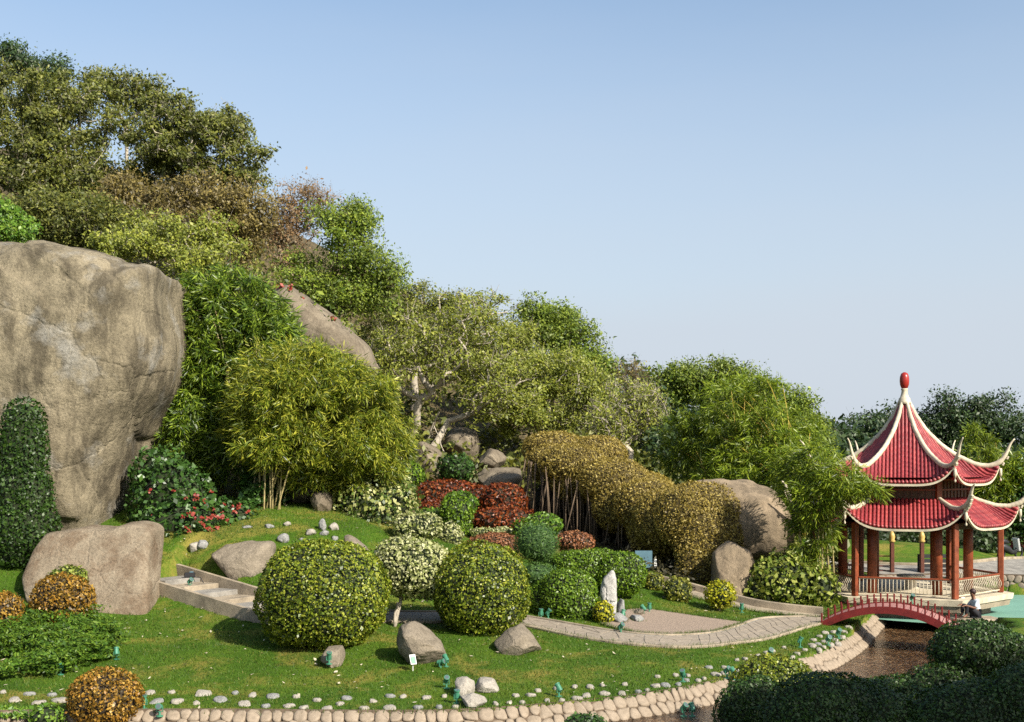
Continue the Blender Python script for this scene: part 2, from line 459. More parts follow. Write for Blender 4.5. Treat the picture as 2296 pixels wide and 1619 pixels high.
def smooth_line(pl, n, it=40):
    q = resample(pl, n)
    for _ in range(it): q[1:-1] = 0.25 * q[:-2] + 0.5 * q[1:-1] + 0.25 * q[2:]
    return resample(q, n)
bank = smooth_line(bank, 200, 25)
near_bank = smooth_line(np.array([(15.5, 37.0), (13.4, 35.5), (12.3, 32), (9.5, 27.2), (5.5, 23.6), (0, 21.4), (-20, 20.6), (-40, 20.4)]), 160, 60)
stream_poly = np.concatenate([bank, np.array([[12.6, 41.0], [16, 40.5]]), near_bank])
th = np.linspace(0, 2 * math.pi, 60, endpoint=False)
pond_poly = np.stack([17.6 + 6.6 * np.cos(th), 43.6 + 4.9 * np.sin(th)], 1)
BED, POND = -0.66, -0.42

def inside(poly, x, y):
    c = np.zeros(len(x), bool)
    n = len(poly)
    for i in range(n):
        x1, y1 = poly[i]; x2, y2 = poly[(i + 1) % n]
        cond = ((y1 > y) != (y2 > y))
        xi = (x2 - x1) * (y - y1) / (y2 - y1 + 1e-12) + x1
        c ^= cond & (x < xi)
    return c
def nearest(poly, q):
    best = np.full(len(q), 1e9); bp = np.zeros((len(q), 2))
    n = len(poly)
    for i in range(n):
        a = poly[i]; d = poly[(i + 1) % n] - a
        t = np.clip(((q - a) @ d) / (d @ d + 1e-12), 0, 1)
        pr = a + t[:, None] * d
        dd = np.linalg.norm(q - pr, axis=1)
        m = dd < best
        best[m] = dd[m]; bp[m] = pr[m]
    return best, bp

def build_ground():
    xs = np.concatenate([[-2500, -900, -300, -120], np.arange(-60, -24, 1.0), np.arange(-24, 26, 0.25), np.arange(26, 60, 1.0), [70, 120, 300, 900, 2500]])
    ys = np.concatenate([[-2500, -500, -100, -30, -10, 0, 5, 10, 14, 17], np.arange(19, 52, 0.25), np.arange(52, 110, 1.0), [125, 150, 200, 400, 1000, 4000]])
    X, Y = np.meshgrid(xs, ys)
    sh = X.shape
    q = np.stack([X.ravel(), Y.ravel()], 1)
    z = base_h(q[:, 0], q[:, 1])
    for poly, bed in ((stream_poly, BED), (pond_poly, POND)):
        lo = poly.min(0) - 1; hi = poly.max(0) + 1
        sel = np.nonzero((q > lo).all(1) & (q < hi).all(1))[0]
        ins = inside(poly, q[sel, 0], q[sel, 1])
        d, bp = nearest(poly, q[sel])
        z[sel[ins & (d >= 0.16)]] = bed - 0.35
        sn = sel[d < 0.16]
        q[sn] = bp[d < 0.16]
        z[sn] = np.where(z[sn] < bed - 0.2, z[sn], base_h(q[sn, 0], q[sn, 1]))
    V = np.stack([q[:, 0], q[:, 1], z], 1)
    i = np.arange(sh[0] * sh[1]).reshape(sh)
    Fq = np.stack([i[:-1, :-1], i[:-1, 1:], i[1:, 1:], i[1:, :-1]], -1).reshape(-1, 4)
    return V, Fq

def grassmat():
    m, nt, b, N, L = newmat('lawn_grass')
    g = N.new('ShaderNodeNewGeometry'); o = g.outputs['Position']
    n1 = noise_node(N, L, 0.35, 6, 0.6, o)
    r1 = ramp(N, [(0.3, (0.028, 0.068, 0.004)), (0.5, (0.052, 0.108, 0.006)), (0.7, (0.09, 0.14, 0.01))])
    L.new(n1.outputs['Fac'], r1.inputs[0])
    n2 = noise_node(N, L, 0.55, 7, 0.68, o, 0.4)
    r2 = ramp(N, [(0.50, (0, 0, 0)), (0.64, (0.9, 0.85, 0.85))])
    L.new(n2.outputs['Fac'], r2.inputs[0])
    c = mixc(N, L, r1.outputs[0], (0.21, 0.17, 0.035), r2.outputs[0])
    # dry leaf-covered soil on the hill
    sp = N.new('ShaderNodeSeparateXYZ'); L.new(o, sp.inputs[0])
    mr = N.new('ShaderNodeMapRange'); mr.inputs[1].default_value = 43; mr.inputs[2].default_value = 47
    L.new(sp.outputs[1], mr.inputs[0])
    n4 = noise_node(N, L, 0.8, 6, 0.7, o)
    r4 = ramp(N, [(0.3, (0.05, 0.04, 0.02)), (0.7, (0.13, 0.10, 0.05))]); L.new(n4.outputs['Fac'], r4.inputs[0])
    mx = N.new('ShaderNodeMapRange'); mx.inputs[1].default_value = 8; mx.inputs[2].default_value = 6; L.new(sp.outputs[0], mx.inputs[0])
    mm = N.new('ShaderNodeMath'); mm.operation = 'MULTIPLY'; L.new(mr.outputs[0], mm.inputs[0]); L.new(mx.outputs[0], mm.inputs[1])
    c = mixc(N, L, c, r4.outputs[0], mm.outputs[0])
    n3 = noise_node(N, L, 22, 5, 0.75, o)
    r3 = ramp(N, [(0.3, (0.55,) * 3), (0.7, (1.4,) * 3)]); L.new(n3.outputs['Fac'], r3.inputs[0])
    c = mixc(N, L, c, r3.outputs[0], 0.8, 'MULTIPLY')
    L.new(c, b.inputs['Base Color'])
    b.inputs['Roughness'].default_value = 0.8; b.inputs['Specular IOR Level'].default_value = 0.15
    n5 = noise_node(N, L, 30, 6, 0.8, o)
    bp = N.new('ShaderNodeBump'); bp.inputs['Strength'].default_value = 0.7; bp.inputs['Distance'].default_value = 0.06
    L.new(n5.outputs['Fac'], bp.inputs['Height']); L.new(bp.outputs[0], b.inputs['Normal'])
    return m
M['grass'] = grassmat()
gv, gf = build_ground()
tag(link('ground', mesh('ground', gv, gf, M['grass'])), 'sloping green lawn and hillside of the garden', kind='structure')

def fan_sheet(name, poly, z, mat, cells=None):
    """flat sheet filling a polygon"""
    import bmesh
    bm = bmesh.new()
    vs = [bm.verts.new((p[0], p[1], z)) for p in poly]
    f = bm.faces.new(vs)
    bmesh.ops.triangulate(bm, faces=[f])
    bmesh.ops.recalc_face_normals(bm, faces=bm.faces)
    if bm.faces[:] and bm.faces[:][0].normal.z < 0: bmesh.ops.reverse_faces(bm, faces=bm.faces)
    me = bpy.data.meshes.new(name); bm.to_mesh(me); bm.free()
    me.materials.append(mat)
    return link(name, me)

def bedmat():
    m, nt, b, N, L = newmat('stream_gravel')
    g = N.new('ShaderNodeNewGeometry'); o = g.outputs['Position']
    vo = N.new('ShaderNodeTexVoronoi'); vo.inputs['Scale'].default_value = 11; L.new(o, vo.inputs['Vector'])
    sx = N.new('ShaderNodeSeparateColor'); L.new(vo.outputs['Color'], sx.inputs[0])
    r = ramp(N, [(0.0, (0.07, 0.035, 0.016)), (0.45, (0.24, 0.145, 0.08)), (0.8, (0.40, 0.28, 0.18)), (1, (0.60, 0.50, 0.38))])
    L.new(sx.outputs[0], r.inputs[0])
    n = noise_node(N, L, 1.2, 5, 0.6, o); r2 = ramp(N, [(0.35, (0.5, 0.42, 0.36)), (0.65, (1.1, 1.05, 1.0))]); L.new(n.outputs['Fac'], r2.inputs[0])
    L.new(mixc(N, L, r.outputs[0], r2.outputs[0], 0.9, 'MULTIPLY'), b.inputs['Base Color'])
    b.inputs['Roughness'].default_value = 0.6
    bp = N.new('ShaderNodeBump'); bp.inputs['Strength'].default_value = 0.9; bp.inputs['Distance'].default_value = 0.06; bp.invert = True
    L.new(vo.outputs['Distance'], bp.inputs['Height']); L.new(bp.outputs[0], b.inputs['Normal'])
    return m
def watermat():
    m, nt, b, N, L = newmat('stream_water')
    g = N.new('ShaderNodeNewGeometry'); o = g.outputs['Position']
    gl = N.new('ShaderNodeBsdfGlossy'); gl.inputs['Roughness'].default_value = 0.06; gl.inputs['Color'].default_value = (1, 1, 1, 1)
    tr = N.new('ShaderNodeBsdfTransparent'); tr.inputs['Color'].default_value = (0.88, 0.80, 0.68, 1)
    lw = N.new('ShaderNodeFresnel'); lw.inputs['IOR'].default_value = 1.33
    n = noise_node(N, L, 7, 5, 0.65, o, 0.6)
    bp = N.new('ShaderNodeBump'); bp.inputs['Strength'].default_value = 0.8; bp.inputs['Distance'].default_value = 0.10
    L.new(n.outputs['Fac'], bp.inputs['Height']); L.new(bp.outputs[0], gl.inputs['Normal']); L.new(bp.outputs[0], lw.inputs['Normal'])
    ms = N.new('ShaderNodeMixShader'); L.new(lw.outputs[0], ms.inputs[0]); L.new(tr.outputs[0], ms.inputs[1]); L.new(gl.outputs[0], ms.inputs[2])
    L.new(ms.outputs[0], N['Material Output'].inputs['Surface'])
    N.remove(b)
    return m
M['bed'] = bedmat(); M['water'] = watermat()
tag(fan_sheet('stream_bed', stream_poly, BED - 0.05, M['bed']), 'brown gravel bed of the garden stream', kind='structure')
tag(fan_sheet('water', stream_poly[np.r_[118:330]] if False else stream_poly, BED + 0.0, M['water']), 'shallow rippling brown water in the stone-lined stream', kind='structure')
tag(fan_sheet('pond_floor', pond_poly, POND, M['pond']), 'pale turquoise pond floor around the pavilion', kind='structure')

# ------------------------------------------------------------------ cobbled stream wall
def clip_cells(seeds, lo, hi, rad):
    cells = []
    for i, s in enumerate(seeds):
        poly = [np.array(p, float) for p in ((lo[0], lo[1]), (hi[0], lo[1]), (hi[0], hi[1]), (lo[0], hi[1]))]
        poly = [np.clip(p, s - rad, s + rad) for p in poly]
        d = np.linalg.norm(seeds - s, axis=1)
        for j in np.nonzero((d < 2.2 * rad) & (d > 1e-6))[0]:
            mid = 0.5 * (s + seeds[j]); nrm = seeds[j] - s
            out = []
            for k in range(len(poly)):
                a, b = poly[k], poly[(k + 1) % len(poly)]
                da, db = (a - mid) @ nrm, (b - mid) @ nrm
                if da <= 0: out.append(a)
                if da * db < 0: out.append(a + (b - a) * (da / (da - db)))
            poly = out
            if len(poly) < 3: break
        cells.append(poly)
    return cells

def cobble(cell, mapf, proud, rs):
    """rounded stone filling a cell of the (s, t) plane; mapf(s, t, h) gives the world point"""
    c = np.mean(cell, axis=0)
    pl = np.array(cell)
    # corner-cut twice for a rounded outline
    for _ in range(1):
        nx = np.roll(pl, -1, axis=0)
        pl = np.stack([0.75 * pl + 0.25 * nx, 0.25 * pl + 0.75 * nx], 1).reshape(-1, 2)
        if len(pl) > 14: pl = resample(np.vstack([pl, pl[:1]]), 13)[:-1]
    n = len(pl)
    tilt = rs.normal(0, 0.12, 2)
    V = []
    for sc, h in ((0.97, -0.04), (0.97, 0.40), (0.86, 0.85), (0.5, 1.0)):
        for p in pl:
            q = c + (p - c) * sc
            V.append(mapf(q[0], q[1], proud * h + float(tilt @ (q - c)) * (h > 0.3)))
    V.append(mapf(c[0], c[1], proud * 1.04))
    Fs = []
    for l in range(3):
        for i in range(n): Fs.append((l * n + i, l * n + (i + 1) % n, (l + 1) * n + (i + 1) % n, (l + 1) * n + i))
    for i in range(n): Fs.append((3 * n + i, 3 * n + (i + 1) % n, 4 * n))
    return np.array(V), Fs

def cobble_wall(name, label, line, top_z, foot_z, batter, spacing, mat, seed, side=1, n_parts=300, seen=None, rows=None):
    rs = R(seed)
    line = np.asarray(line, float)
    d = np.concatenate([[0], np.cumsum(np.linalg.norm(np.diff(line, axis=0), axis=1))])
    tg = np.gradient(line, axis=0); tg /= np.linalg.norm(tg, axis=1)[:, None]
    nr = np.stack([tg[:, 1], -tg[:, 0]], 1) * side       # towards the water
    Lt = math.hypot(top_z - foot_z, batter)
    def mapf(s, t, h):
        x = np.interp(s, d, line[:, 0]); y = np.interp(s, d, line[:, 1])
        nx = np.interp(s, d, nr[:, 0]); ny = np.interp(s, d, nr[:, 1])
        f = t / Lt
        zz = top_z + 0.02 - f * (top_z - foot_z) + h * batter / Lt
        w = f * batter + h * (top_z - foot_z) / Lt
        return (x + nx * w, y + ny * w, zz)
    root = tag(empty(name, (line[len(line) // 2][0], line[len(line) // 2][1], foot_z)), label, 'wall')
    rl = np.array(root.location)
    ss = np.linspace(0, d[-1], 160)
    V = np.array([mapf(s, t, 0.0) for s in ss for t in (-0.06, Lt + 0.06)]) - rl
    Fs = [(2 * i, 2 * i + 1, 2 * i + 3, 2 * i + 2) for i in range(159)]
    link('mortar_bed', mesh('mortar_bed', V, Fs, M['mortar']), root)
    rows = rows or max(2, int(round(Lt / spacing)))
    seeds = []
    for r_ in range(rows):
        s = rs.uniform(0, spacing)
        while s < d[-1]:
            seeds.append((s, (r_ + 0.5) * Lt / rows + rs.normal(0, 0.16) * spacing))
            s += spacing * rs.uniform(0.75, 1.45)
    seeds = np.array(seeds)
    cells = clip_cells(seeds, (-0.1, -0.02), (d[-1] + 0.1, Lt + 0.02), spacing * 1.1)
    big, rest = [], MB()
    order = []
    for i, c in enumerate(cells):
        if len(c) < 3: continue
        w = mapf(seeds[i][0], seeds[i][1], 0)
        uu = 1148 + w[0] / (K * w[1]); vv = 1029 + (CAMZ - w[2]) / (K * w[1])
        vis = -30 < uu < 2320 and vv < 1640
        order.append((0 if vis else 1, w[1], i))
    order.sort()
    for rank, (nv, _, i) in enumerate(order):
        Vc, Fc = cobble(cells[i], mapf, spacing * rs.uniform(0.16, 0.26), rs)
        if rank < n_parts and not nv:
            link('stone', mesh('stone', Vc - rl, Fc, mat), root)
        else: rest.add(Vc - rl, Fc)
    if rest.n:
        tag(rest.build('stones', mat, root, True), kind='stuff')
    return root

def cobblemat(name, a, b_, rough=0.75):
    m, nt, b, N, L = newmat(name)
    oi = N.new('ShaderNodeNewGeometry')
    r = ramp(N, [(0.0, tuple(x * BASE for x in a)), (1.0, tuple(x * BASE for x in b_))]); L.new(oi.outputs['Random Per Island'], r.inputs[0])
    tc = N.new('ShaderNodeTexCoord')
    n = noise_node(N, L, 9, 6, 0.7, tc.outputs['Object']); r2 = ramp(N, [(0.3, (0.7, 0.68, 0.64)), (0.7, (1.15, 1.15, 1.15))]); L.new(n.outputs['Fac'], r2.inputs[0])
    L.new(mixc(N, L, r.outputs[0], r2.outputs[0], 1.0, 'MULTIPLY'), b.inputs['Base Color'])
    b.inputs['Roughness'].default_value = rough
    n2 = noise_node(N, L, 40, 5, 0.7, tc.outputs['Object'])
    bp = N.new('ShaderNodeBump'); bp.inputs['Strength'].default_value = 0.3; bp.inputs['Distance'].default_value = 0.02
    L.new(n2.outputs['Fac'], bp.inputs['Height']); L.new(bp.outputs[0], b.inputs['Normal'])
    return m
M['cobble'] = cobblemat('cobble', (0.23, 0.175, 0.12), (0.38, 0.305, 0.22))
M['cobble_dark'] = cobblemat('cobble_dark', (0.14, 0.11, 0.08), (0.38, 0.31, 0.23))
cobble_wall('stream_wall', 'low wall of pale rounded cobbles lining the stream below the lawn', bank, -0.29, BED - 0.03, 0.40, 0.235, M['cobble'], 5, 1, 300)
arc = np.linspace(math.radians(-5), math.radians(200), 60)
pond_edge = np.stack([17.6 + 6.6 * np.cos(arc), 43.6 + 4.9 * np.sin(arc)], 1)
cobble_wall('pond_wall', 'dark rubble wall curving behind the turquoise pond', pond_edge, 0.30, POND - 0.03, 0.06, 0.27, M['cobble_dark'], 6, -1, 160)

# ------------------------------------------------------------------ paths
def to_ground(uvs, n):
    pts = np.array([G(u, v)[:2] for u, v in uvs])
    return smooth_line(pts, n, 6)

def strip(name, A, B, m, dz, mat, label=None, thick=0.0):
    """ground-hugging sheet between two world polylines A and B (same length)"""
    n = len(A)
    t = np.linspace(0, 1, m)
    Q = A[:, None, :] * (1 - t)[None, :, None] + B[:, None, :] * t[None, :, None]
    q = Q.reshape(-1, 2)
    z = base_h(q[:, 0], q[:, 1]) + dz
    V = np.stack([q[:, 0], q[:, 1], z], 1)
    i = np.arange(n * m).reshape(n, m)
    Fs = np.stack([i[:-1, :-1], i[1:, :-1], i[1:, 1:], i[:-1, 1:]], -1).reshape(-1, 4)
    return link(name, mesh(name, V, Fs, mat)), Q

slabmat = cobblemat('paving_slab', (0.23, 0.19, 0.145), (0.38, 0.32, 0.245), 0.85)
outer = [(790, 1392), (900, 1400), (1000, 1396), (1130, 1392), (1200, 1410), (1290, 1430), (1380, 1444), (1500, 1456), (1620, 1450), (1720, 1434), (1790, 1412), (1845, 1398)]
inner = [(790, 1368), (900, 1376), (1000, 1374), (1150, 1376), (1240, 1394), (1330, 1411), (1420, 1424), (1500, 1430), (1590, 1424), (1660, 1404), (1705, 1386), (1845, 1383)]
A = to_ground(outer, 70); B = to_ground(inner, 70)
path, Q = strip('path', A, B, 5, 0.03, M['concrete_grey'])
tag(path, 'curving paved garden path above the lawn', kind='structure')
rs = R(11)
na, nb = 46, 4
fa = np.linspace(0.0, 0.999, na); fb = np.linspace(0.10, 0.90, nb)
def path_pt(a, b):
    a = np.clip(a, 0, 1) * (len(A) - 1); i = min(int(a), len(A) - 2); f = a - i
    p = A[i] * (1 - f) + A[i + 1] * f; q = B[i] * (1 - f) + B[i + 1] * f
    return p * (1 - b) + q * b
gridp = {}
for i in range(na):
    for j in range(nb):
        gridp[i, j] = path_pt(fa[i] + rs.normal(0, 0.0055), fb[j] + (rs.normal(0, 0.06) if 0 < j < nb - 1 else 0))
for i in range(na - 1):
    for j in range(nb - 1):
        c4 = np.array([gridp[i, j], gridp[i + 1, j], gridp[i + 1, j + 1], gridp[i, j + 1]])
        c = c4.mean(0); c4 = c + (c4 - c) * 0.94
        zb = base_h(c4[:, 0], c4[:, 1]) + 0.03
        lift = rs.uniform(0.012, 0.022)
        V = np.concatenate([np.column_stack([c4, zb - 0.01]), np.column_stack([c4, zb + lift - 0.004]), np.column_stack([c + (c4 - c) * 0.97, zb + lift])])
        Fs = [(0, 1, 5, 4), (1, 2, 6, 5), (2, 3, 7, 6), (3, 0, 4, 7), (4, 5, 9, 8), (5, 6, 10, 9), (6, 7, 11, 10), (7, 4, 8, 11), (8, 9, 10, 11)]
        link('paving_slab', mesh('paving_slab', V, Fs, slabmat, False), path)

def kerb(name, label, line, w, h, mat, n=60, base=-0.1):
    ln = smooth_line(line, n, 4)
    tg = np.gradient(ln, axis=0); tg /= np.linalg.norm(tg, axis=1)[:, None]
    nr = np.stack([-tg[:, 1], tg[:, 0]], 1)
    z = base_h(ln[:, 0], ln[:, 1])
    V = []
    for s, hh in ((-.5, base), (-.5, h - .02), (-.42, h), (.42, h), (.5, h - .02), (.5, base)):
        V.append(np.column_stack([ln + nr * w * s, z + hh]))
    V = np.stack(V, 1).reshape(-1, 3)
    Fs = [(i * 6 + j, (i + 1) * 6 + j, (i + 1) * 6 + j + 1, i * 6 + j + 1) for i in range(n - 1) for j in range(5)] + [tuple(range(6)), tuple((n - 1) * 6 + j for j in range(5, -1, -1))]
    return tag(link(name, mesh(name, V, Fs, mat, False)), label, kind='structure')
kerb('kerb', 'pale kerb along the lawn side of the path', A, 0.16, 0.06, M['concrete'])
kerb('kerb', 'pale kerb between the path and the gravel bed', B, 0.10, 0.065, M['concrete'])
# gravel bed with the standing stone
lo_ = to_ground([(1345, 1400), (1380, 1412), (1440, 1424), (1520, 1427), (1600, 1420), (1668, 1400)], 40)
hi_ = to_ground([(1360, 1388), (1400, 1368), (1450, 1366), (1530, 1378), (1600, 1388), (1660, 1396)], 40)
M['gravel'] = plain('pink_gravel', (0.31, 0.235, 0.175), 0.95, 0.45, 30, 0.8)
g_, _ = strip('gravel_bed', lo_, hi_, 8, 0.035, M['gravel'])
tag(g_, 'raked pinkish gravel bed in front of the standing stone', kind='structure')
# upper branch of the path behind the clipped yellow bushes
lo2 = to_ground([(1845, 1388), (1760, 1380), (1690, 1372), (1620, 1356), (1560, 1342), (1500, 1328), (1460, 1318)], 40)
hi2 = to_ground([(1845, 1380), (1760, 1371), (1700, 1363), (1640, 1348), (1570, 1330), (1510, 1314), (1470, 1304)], 40)
p2, _ = strip('path', lo2, hi2, 4, 0.034, M['concrete'])
tag(p2, 'narrow concrete path behind the clipped yellow bushes', kind='structure')
kerb('kerb', 'raised concrete kerb wall at the back of the upper path', hi2, 0.14, 0.26, M['concrete'])
# path and walls beyond the pavilion
lo3 = to_ground([(1830, 1262), (1900, 1278), (2000, 1292), (2100, 1296), (2200, 1292), (2310, 1300)], 40)
hi3 = to_ground([(1830, 1248), (1900, 1262), (2000, 1268), (2100, 1270), (2200, 1262), (2310, 1252)], 40)
p3, _ = strip('path', lo3, hi3, 4, 0.03, M['concrete_grey'])
tag(p3, 'wide pale path behind the pavilion', kind='structure')
kerb('kerb', 'pale kerb along the mown mound behind the pavilion', hi3, 0.16, 0.12, M['concrete'])

# ------------------------------------------------------------------ concrete steps at the left
def steps():
    root = tag(empty('garden_steps'), 'pale concrete garden steps with side walls climbing behind the big round bush', 'steps')
    top, ax, nr, Ln, W, zt, zb = STAIR
    rz = math.atan2(ax[1], ax[0])
    n = 7
    for i in range(n):
        z = zt - (zt - zb) * i / (n - 1)
        c = top + ax * (Ln * (i + 0.5) / n) + nr * W / 2
        MB().box((c[0], c[1], z - 0.30), (Ln / n + 0.004, W, 0.60), rz, bev=0.012).build('step', M['concrete'] if i % 2 else M['concrete_grey'], root)
    for off, up in ((-0.08, 0.10), (W + 0.08, 0.34)):
        p0 = top + nr * off - ax * 0.3; p1 = top + ax * Ln + nr * off
        V = []
        for p, z in ((p0, zt + up), (p1, zb + up * 0.8)):
            for q in (-0.075, 0.075):
                for zz in (z - 1.3, z): V.append((p[0] + nr[0] * q, p[1] + nr[1] * q, zz))
        MB().add(V, [(0, 1, 3, 2), (4, 6, 7, 5), (0, 4, 5, 1), (2, 3, 7, 6), (1, 5, 7, 3), (0, 2, 6, 4)]).build('side_wall', M['concrete'], root)
    return top, ax, nr, Ln
step_top, step_ax, step_nr, step_L = steps()
STEP_Z = STAIR[5:7]

# ------------------------------------------------------------------ rocks
def ray_depth(u, b):
    """depth at which the vertical plane through u lies b metres behind the near edge of the steps"""
    D = np.linspace(25, 50, 2000)
    q = np.stack([(u - 1148) * K * D, D], 1) - STAIR[0]
    return float(D[np.argmin(np.abs(q @ STAIR[2] - b))])
def rock(name, label, outline, D, thick, mat, cat='rock', lean=0.0, rough=0.05, seed=0, pw=2.6, res=(96, 40), group=None, nscale=1.0, facet=0.0, center=None, cuts=9):
    """solid boulder: outline in layout units around its centre plane at depth D, real thickness both ways, noise-worn"""
    o = np.array(outline, float)
    c = np.array(center if center is not None else (o.max(0) + o.min(0)) / 2)
    d = o - c
    ang = np.arctan2(-d[:, 1], d[:, 0]); rad = np.hypot(d[:, 0], d[:, 1])
    s = np.argsort(ang); ang, rad = ang[s], rad[s]
    ang = np.concatenate([ang - 2 * math.pi, ang, ang + 2 * math.pi]); rad = np.tile(rad, 3)
    nt, npz = res
    thv = np.arange(nt) * 2 * math.pi / nt
    # interpolate along the straight edges of the outline
    rr = np.empty(nt)
    for i, t in enumerate(thv):
        t = (t + math.pi) % (2 * math.pi) - math.pi
        j = np.searchsorted(ang, t) - 1
        p0 = rad[j] * np.array([math.cos(ang[j]), math.sin(ang[j])]); p1 = rad[j + 1] * np.array([math.cos(ang[j + 1]), math.sin(ang[j + 1])])
        dr = np.array([math.cos(t), math.sin(t)])
        den = dr[0] * (p1 - p0)[1] - dr[1] * (p1 - p0)[0]
        rr[i] = (p0[0] * (p1 - p0)[1] - p0[1] * (p1 - p0)[0]) / den if abs(den) > 1e-9 else rad[j]
    for _ in range(1): rr = 0.2 * np.roll(rr, 1) + 0.6 * rr + 0.2 * np.roll(rr, -1)
    ph = np.linspace(-math.pi / 2, math.pi / 2, npz + 2)[1:-1]
    e = 2.0 / pw
    cp = np.cos(ph) ** e; sp = np.sign(np.sin(ph)) * np.abs(np.sin(ph)) ** e
    sc = K * D
    X = cp[:, None] * (rr * np.cos(thv))[None, :] * sc
    Z = cp[:, None] * (rr * np.sin(thv))[None, :] * sc
    Y = np.repeat(sp[:, None], nt, 1) * thick
    V = np.stack([X, Y, Z], -1).reshape(-1, 3)
    V = np.vstack([V, [[0, -thick, 0], [0, thick, 0]]])
    size = max(rr) * sc
    off = seed * 7.7
    nv = fbm(V / size * 1.3 * nscale + off, 5, seed)
    nd = V / (np.linalg.norm(V, axis=1)[:, None] + 1e-9)
    if facet:
        f2 = np.abs(vnoise(V / size * 2.2 * nscale + off + 50, seed + 9))
        nv = nv - facet * (f2 < 0.12) * 0.8
    V = V + nd * (nv * rough * size)[:, None]
    rc_ = R(seed + 500)
    ext = np.array([np.abs(V[:, 0]).max(), np.abs(V[:, 1]).max(), np.abs(V[:, 2]).max()])
    for _ in range(cuts):                      # cleaved planes
        nn_ = rc_.normal(0, 1, 3); nn_[1] = -abs(nn_[1]) * 0.8
        nn_ = nn_ / ext; nn_ /= np.linalg.norm(nn_)
        h_ = V @ nn_
        lim = np.quantile(h_, rc_.uniform(0.86, 0.96))
        over = np.maximum(0, h_ - lim)
        V = V - (over * 0.8)[:, None] * nn_
    fine = fbm(V / size * 5.0 + off, 4, seed + 3)
    V = V + nd * (fine * rough * 0.35 * size)[:, None]
    V[:, 1] += lean * V[:, 2]
    q = npz
    Fs = []
    for i in range(q - 1):
        for j in range(nt): Fs.append((i * nt + j, i * nt + (j + 1) % nt, (i + 1) * nt + (j + 1) % nt, (i + 1) * nt + j))
    for j in range(nt):
        Fs.append((q * nt, (j + 1) % nt, j)); Fs.append(((q - 1) * nt + j, (q - 1) * nt + (j + 1) % nt, q * nt + 1))
    loc = P(c[0], c[1], D)
    return tag(link(name, mesh(name, V, Fs, mat), None, loc), label, cat, group)

rock('boulder', 'huge tan granite boulder with dark stains towering behind the clipped column', [(-260, 600), (-120, 556), (0, 541), (60, 539), (150, 548), (260, 575), (330, 595), (397, 612), (392, 650), (396, 720), (400, 780), (390, 835), (370, 885), (338, 945), (316, 1000), (298, 1080), (288, 1130), (280, 1200), (150, 1260), (-100, 1260), (-260, 1240)], 42.5, 4.2, M['boulder'], rough=0.030, seed=3, pw=4.2, res=(220, 90), nscale=1.3, center=(90, 860), facet=0.5, cuts=0)
rock('slab_boulder', 'smooth tilted granite slab leaning at the foot of the huge boulder', [(95, 1195), (180, 1182), (235, 1188), (262, 1178), (290, 1174), (320, 1178), (338, 1186), (345, 1260), (352, 1320), (360, 1380), (320, 1396), (280, 1404), (230, 1402), (150, 1380), (90, 1340), (68, 1290), (80, 1230)], 35.3, 0.8, M['slab'], lean=0.62, rough=0.022, seed=5, pw=8.0, cuts=0, res=(140, 50))
rock('boulder', 'flat-topped grey boulder on the slope above the concrete steps', [(472, 1240), (500, 1222), (545, 1214), (600, 1216), (612, 1225), (612, 1270), (590, 1320), (550, 1318), (510, 1280)], ray_depth(548, 2.3), 0.75, M['rock'], lean=0.35, rough=0.05, seed=7, pw=3.2, cuts=4)
rock('boulder', 'brown cracked boulder with spotlights between the two round bushes', [(872, 1440), (890, 1405), (925, 1388), (955, 1395), (980, 1425), (996, 1465), (996, 1500), (950, 1502), (920, 1490), (900, 1465)], gd(940, 1492) + 0.4, 0.65, M['rock'], rough=0.07, seed=9, pw=2.4, facet=0.6)
rock('boulder', 'triangular grey boulder under the edge of the second round bush', [(1108, 1440), (1140, 1412), (1170, 1398), (1195, 1425), (1220, 1468), (1180, 1478), (1130, 1480)], gd(1170, 1470) + 0.5, 0.6, M['rock'], rough=0.04, seed=10, pw=2.6, lean=0.3)
rock('boulder', 'small pale boulder below the large round bush with a spotlight on it', [(708, 1465), (735, 1452), (765, 1450), (774, 1468), (768, 1492), (750, 1504), (730, 1496)], gd(745, 1495) + 0.25, 0.4, M['rock'], rough=0.05, seed=12, lean=0.4)
for i, (ol, lb) in enumerate([([(1016, 1548), (1022, 1522), (1045, 1519), (1064, 1530), (1068, 1560), (1030, 1568)], 'upper left stone of the three pale boulders by the lawn edge'),
                              ([(1058, 1522), (1085, 1518), (1108, 1526), (1120, 1546), (1104, 1560), (1068, 1555)], 'right-hand stone of the three pale boulders by the lawn edge'),
                              ([(1022, 1566), (1060, 1556), (1098, 1566), (1085, 1582), (1060, 1594), (1035, 1584)], 'lowest stone of the three pale boulders by the lawn edge')]):
    c = np.mean(ol, 0)
    rock('boulder', lb, ol, gd(c[0], max(p[1] for p in ol) - 4) + 0.3, 0.36, M['paleston'], rough=0.05, seed=20 + i, lean=0.3, group='three pale boulders')
rock('boulder', 'tall rounded granite boulder rising behind the end of the golden hedge', [(1530, 1100), (1560, 1080), (1610, 1072), (1685, 1075), (1735, 1100), (1766, 1145), (1778, 1190), (1773, 1238), (1738, 1256), (1685, 1256), (1640, 1262), (1580, 1240), (1540, 1180)], 44.6, 1.7, M['rock_right'], rough=0.035, seed=30, pw=2.5, res=(140, 50), facet=0.4, cuts=1)
rock('boulder', 'upright granite block propping the tall rounded boulder', [(1598, 1240), (1640, 1212), (1680, 1235), (1694, 1262), (1680, 1300), (1660, 1372), (1608, 1375), (1596, 1300)], 41.4, 0.8, M['rock_right'], rough=0.04, seed=32, pw=3.4, res=(110, 44), facet=0.5, lean=0.15, cuts=2)
